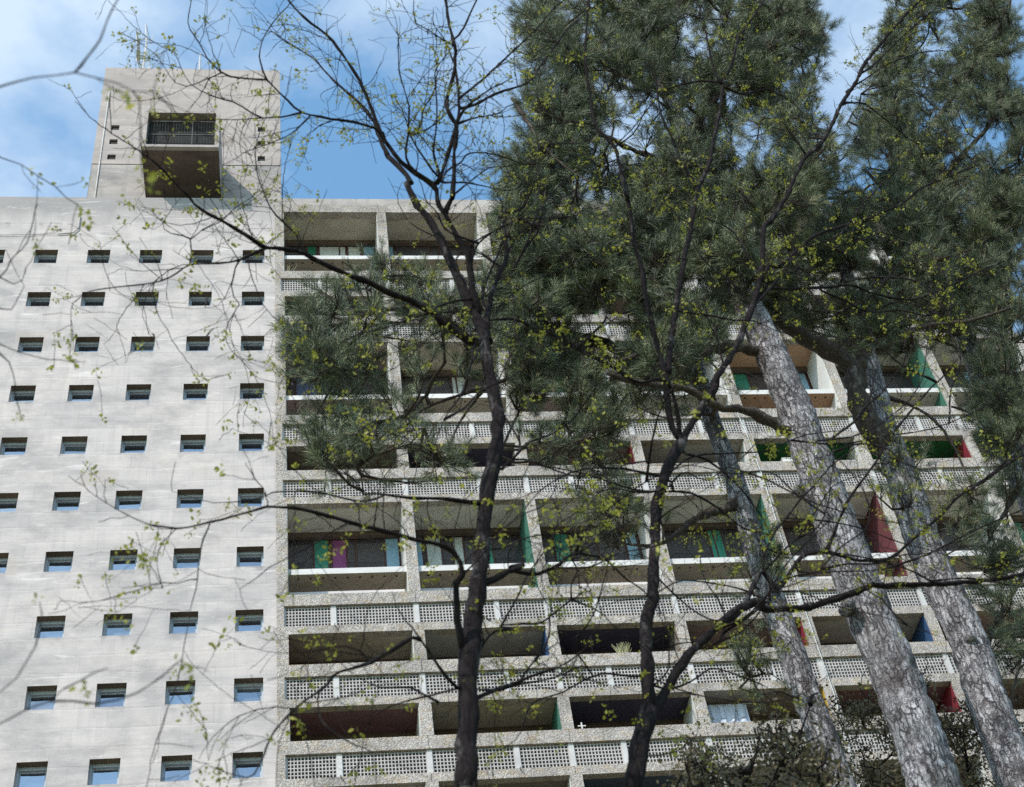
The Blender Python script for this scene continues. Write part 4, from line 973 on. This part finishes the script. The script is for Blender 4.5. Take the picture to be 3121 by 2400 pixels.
# fourth pine at the right edge
P4 = Pine(-19.6)
P4.stem(-19.6, [(3640, 2600, 130), (3400, 2080, 118), (3250, 1750, 104), (3130, 1490, 84), (3070, 1360, 74), (2990, 1160, 62), (2900, 900, 52), (2800, 620, 40), (2720, 380, 26), (2660, 180, 12)], 0)
for spec, w0, w1, dY, n in [('p:2900,900 3000,780 3110,660', 30, 8, -.8, 7), ('p:2990,1160 3070,1060 3180,980', 30, 9, -.5, 7), ('p:2860,780 2740,640 2640,520', 26, 7, -.8, 7), ('p:2800,620 2930,480 3060,330', 26, 7, -.9, 7), ('p:2760,500 2900,300 3020,120 3080,0', 22, 6, -.6, 7),
        ('p:2720,380 2620,330 2580,380', 14, 5, -.5, 6), ('p:3070,1360 3000,1280 2900,1240', 20, 6, -.4, 6), ('p:3120,1470 3040,1600 2990,1700', 18, 6, -.6, 6), ('p:3200,1640 3080,1820 3010,1980 2990,2100', 20, 6, -.6, 6), ('p:2990,1160 3090,1150 3180,1110', 26, 8, -.3, 6), ('p:3250,1750 3130,1950 3080,2150', 18, 6, -.6, 6)]:
    P4.limb(spec, w0, w1, dY, n=n, wob=.16, seg=.16)
P4.crown('d:1880,0 1900,60 1850,160 1900,200 1840,260 1850,400 1950,470 2040,560 2130,590 2185,540 2210,200 2210,-40 1900,-40', 205, (-20.8, -18.2), (9, 14), 1.15, -.4, 31)
P4.crown('d:1860,20 1900,0 1950,40 1900,75 1860,60', 4, (-20.4, -19.4), (5, 8), 1., -1, 37)
P4.crown('d:2020,550 2190,560 2200,720 2110,740 2040,660', 12, (-20.4, -18.8), (5, 9), 1.0, -.3, 32)
P4.crown('d:2050,760 2185,760 2190,960 2100,960 2060,860', 17, (-20.6, -19.2), (6, 10), 1.0, -.3, 33)
P4.crown('d:2120,1000 2190,1000 2190,1480 2130,1480 2080,1200', 20, (-20.6, -19.2), (5, 9), .9, -.3, 34)
P4.crown('d:1830,420 2000,460 2140,560 2185,700 1950,700 1850,620', 42, (-20.9, -18.6), (8, 13), 1.1, -.8, 38)
P4.crown('d:2080,120 2200,120 2200,570 2090,560', 22, (-20.9, -18.6), (8, 13), 1.1, -.9, 40)
P4.crown('d:2020,600 2190,600 2200,960 2090,960', 22, (-21.2, -19.9), (7, 11), 1.0, -.8, 39)
P4.finish('pine_tree', 'pine at the right edge whose crown fills the upper right corner', (at(3640, 2600, -19.6)[0], -19.6, 0), 82)

# ------------------------------------------------------------------ small leaved oak at the bottom right
def oak(name, label, Y, poly, nst, nleaf, base_uv, seed):
    T_ = Tree(Y); b = at(*base_uv, Y); base = np.array([b[0], Y, 0.]); P = np.array(px_(poly)); lo, hi = P.min(0), P.max(0)
    stem = [np.array([b[0], Y, -.1]), np.array([b[0] + .1, Y, 2.]), np.array([b[0] - .05, Y, max(3, b[2] - 1.2)]), b]
    T_.trunk.tube(stem, [.11, .09, .07, .05], 8)
    T_.nodes = [stem[2] * (1 - q) + stem[3] * q for q in np.linspace(0, 1, 8)]; T_.uv = [(0, 0)] * 8
    spots = []; got = 0
    while got < nst:
        u, v = RNG.uniform(lo[0], hi[0], 300), RNG.uniform(lo[1], hi[1], 300)
        ok = inpoly(u, v, P) & (nz(u, v, .03, seed) + RNG.normal(0, .15, 300) + (v - lo[1]) / (hi[1] - lo[1]) * .5 > .28)
        for x, y in zip(u[ok], v[ok]):
            if got >= nst: break
            got += 1; e = at(x, y, Y + RNG.uniform(-.9, .9)); N = np.array(T_.nodes); a = N[int(np.argmin(np.linalg.norm(N - e, axis=1) + 1.2 * np.maximum(0, N[:, 2] - e[2] + .2)))]
            C = smooth_path(np.array([a, (a + e) / 2 + RNG.normal(0, .08, 3), e]), max(4, int(np.linalg.norm(e - a) / .15)))
            T_.lat.tube(C, np.linspace(.012 if len(T_.nodes) > 40 else .03, .004, len(C)), 5, cap=False)
            T_.nodes += list(C[1::2])
            for k_ in range(nleaf): c = C[int(len(C) * RNG.uniform(.35, 1)) - 1]; spots.append((c + RNG.normal(0, .10, 3), RNG.normal(size=3)))
    t = thing(name, label, 'tree', tuple(base)); 
    for mb, nm, mt_ in ((T_.trunk, 'trunk', LB), (T_.lat, 'branches', LB)):
        mb.v = [tuple(np.array(v) - base) for v in mb.v]; mb.build(nm, mt_, t, True)
    V, F = leaf_mesh(spots, .026, (2, 5), .055); mesh('crown', V - base, F, SLEAF, t)
    return t
oak('holm_oak', 'small dark leaved oak filling the bottom edge between the locust and pine trunks', -26.6, 'd:1420,1690 1440,1600 1500,1560 1580,1580 1660,1500 1740,1470 1800,1500 1800,1690', 150, 9, (2330, 2430), 41)
oak('holm_oak', 'small dark leaved oak in the bottom right corner behind the wide pine trunk', -20.0, 'd:1720,1690 1740,1560 1800,1440 1880,1390 1990,1380 2060,1440 2140,1400 2185,1480 2185,1690', 420, 9, (2880, 2460), 42)
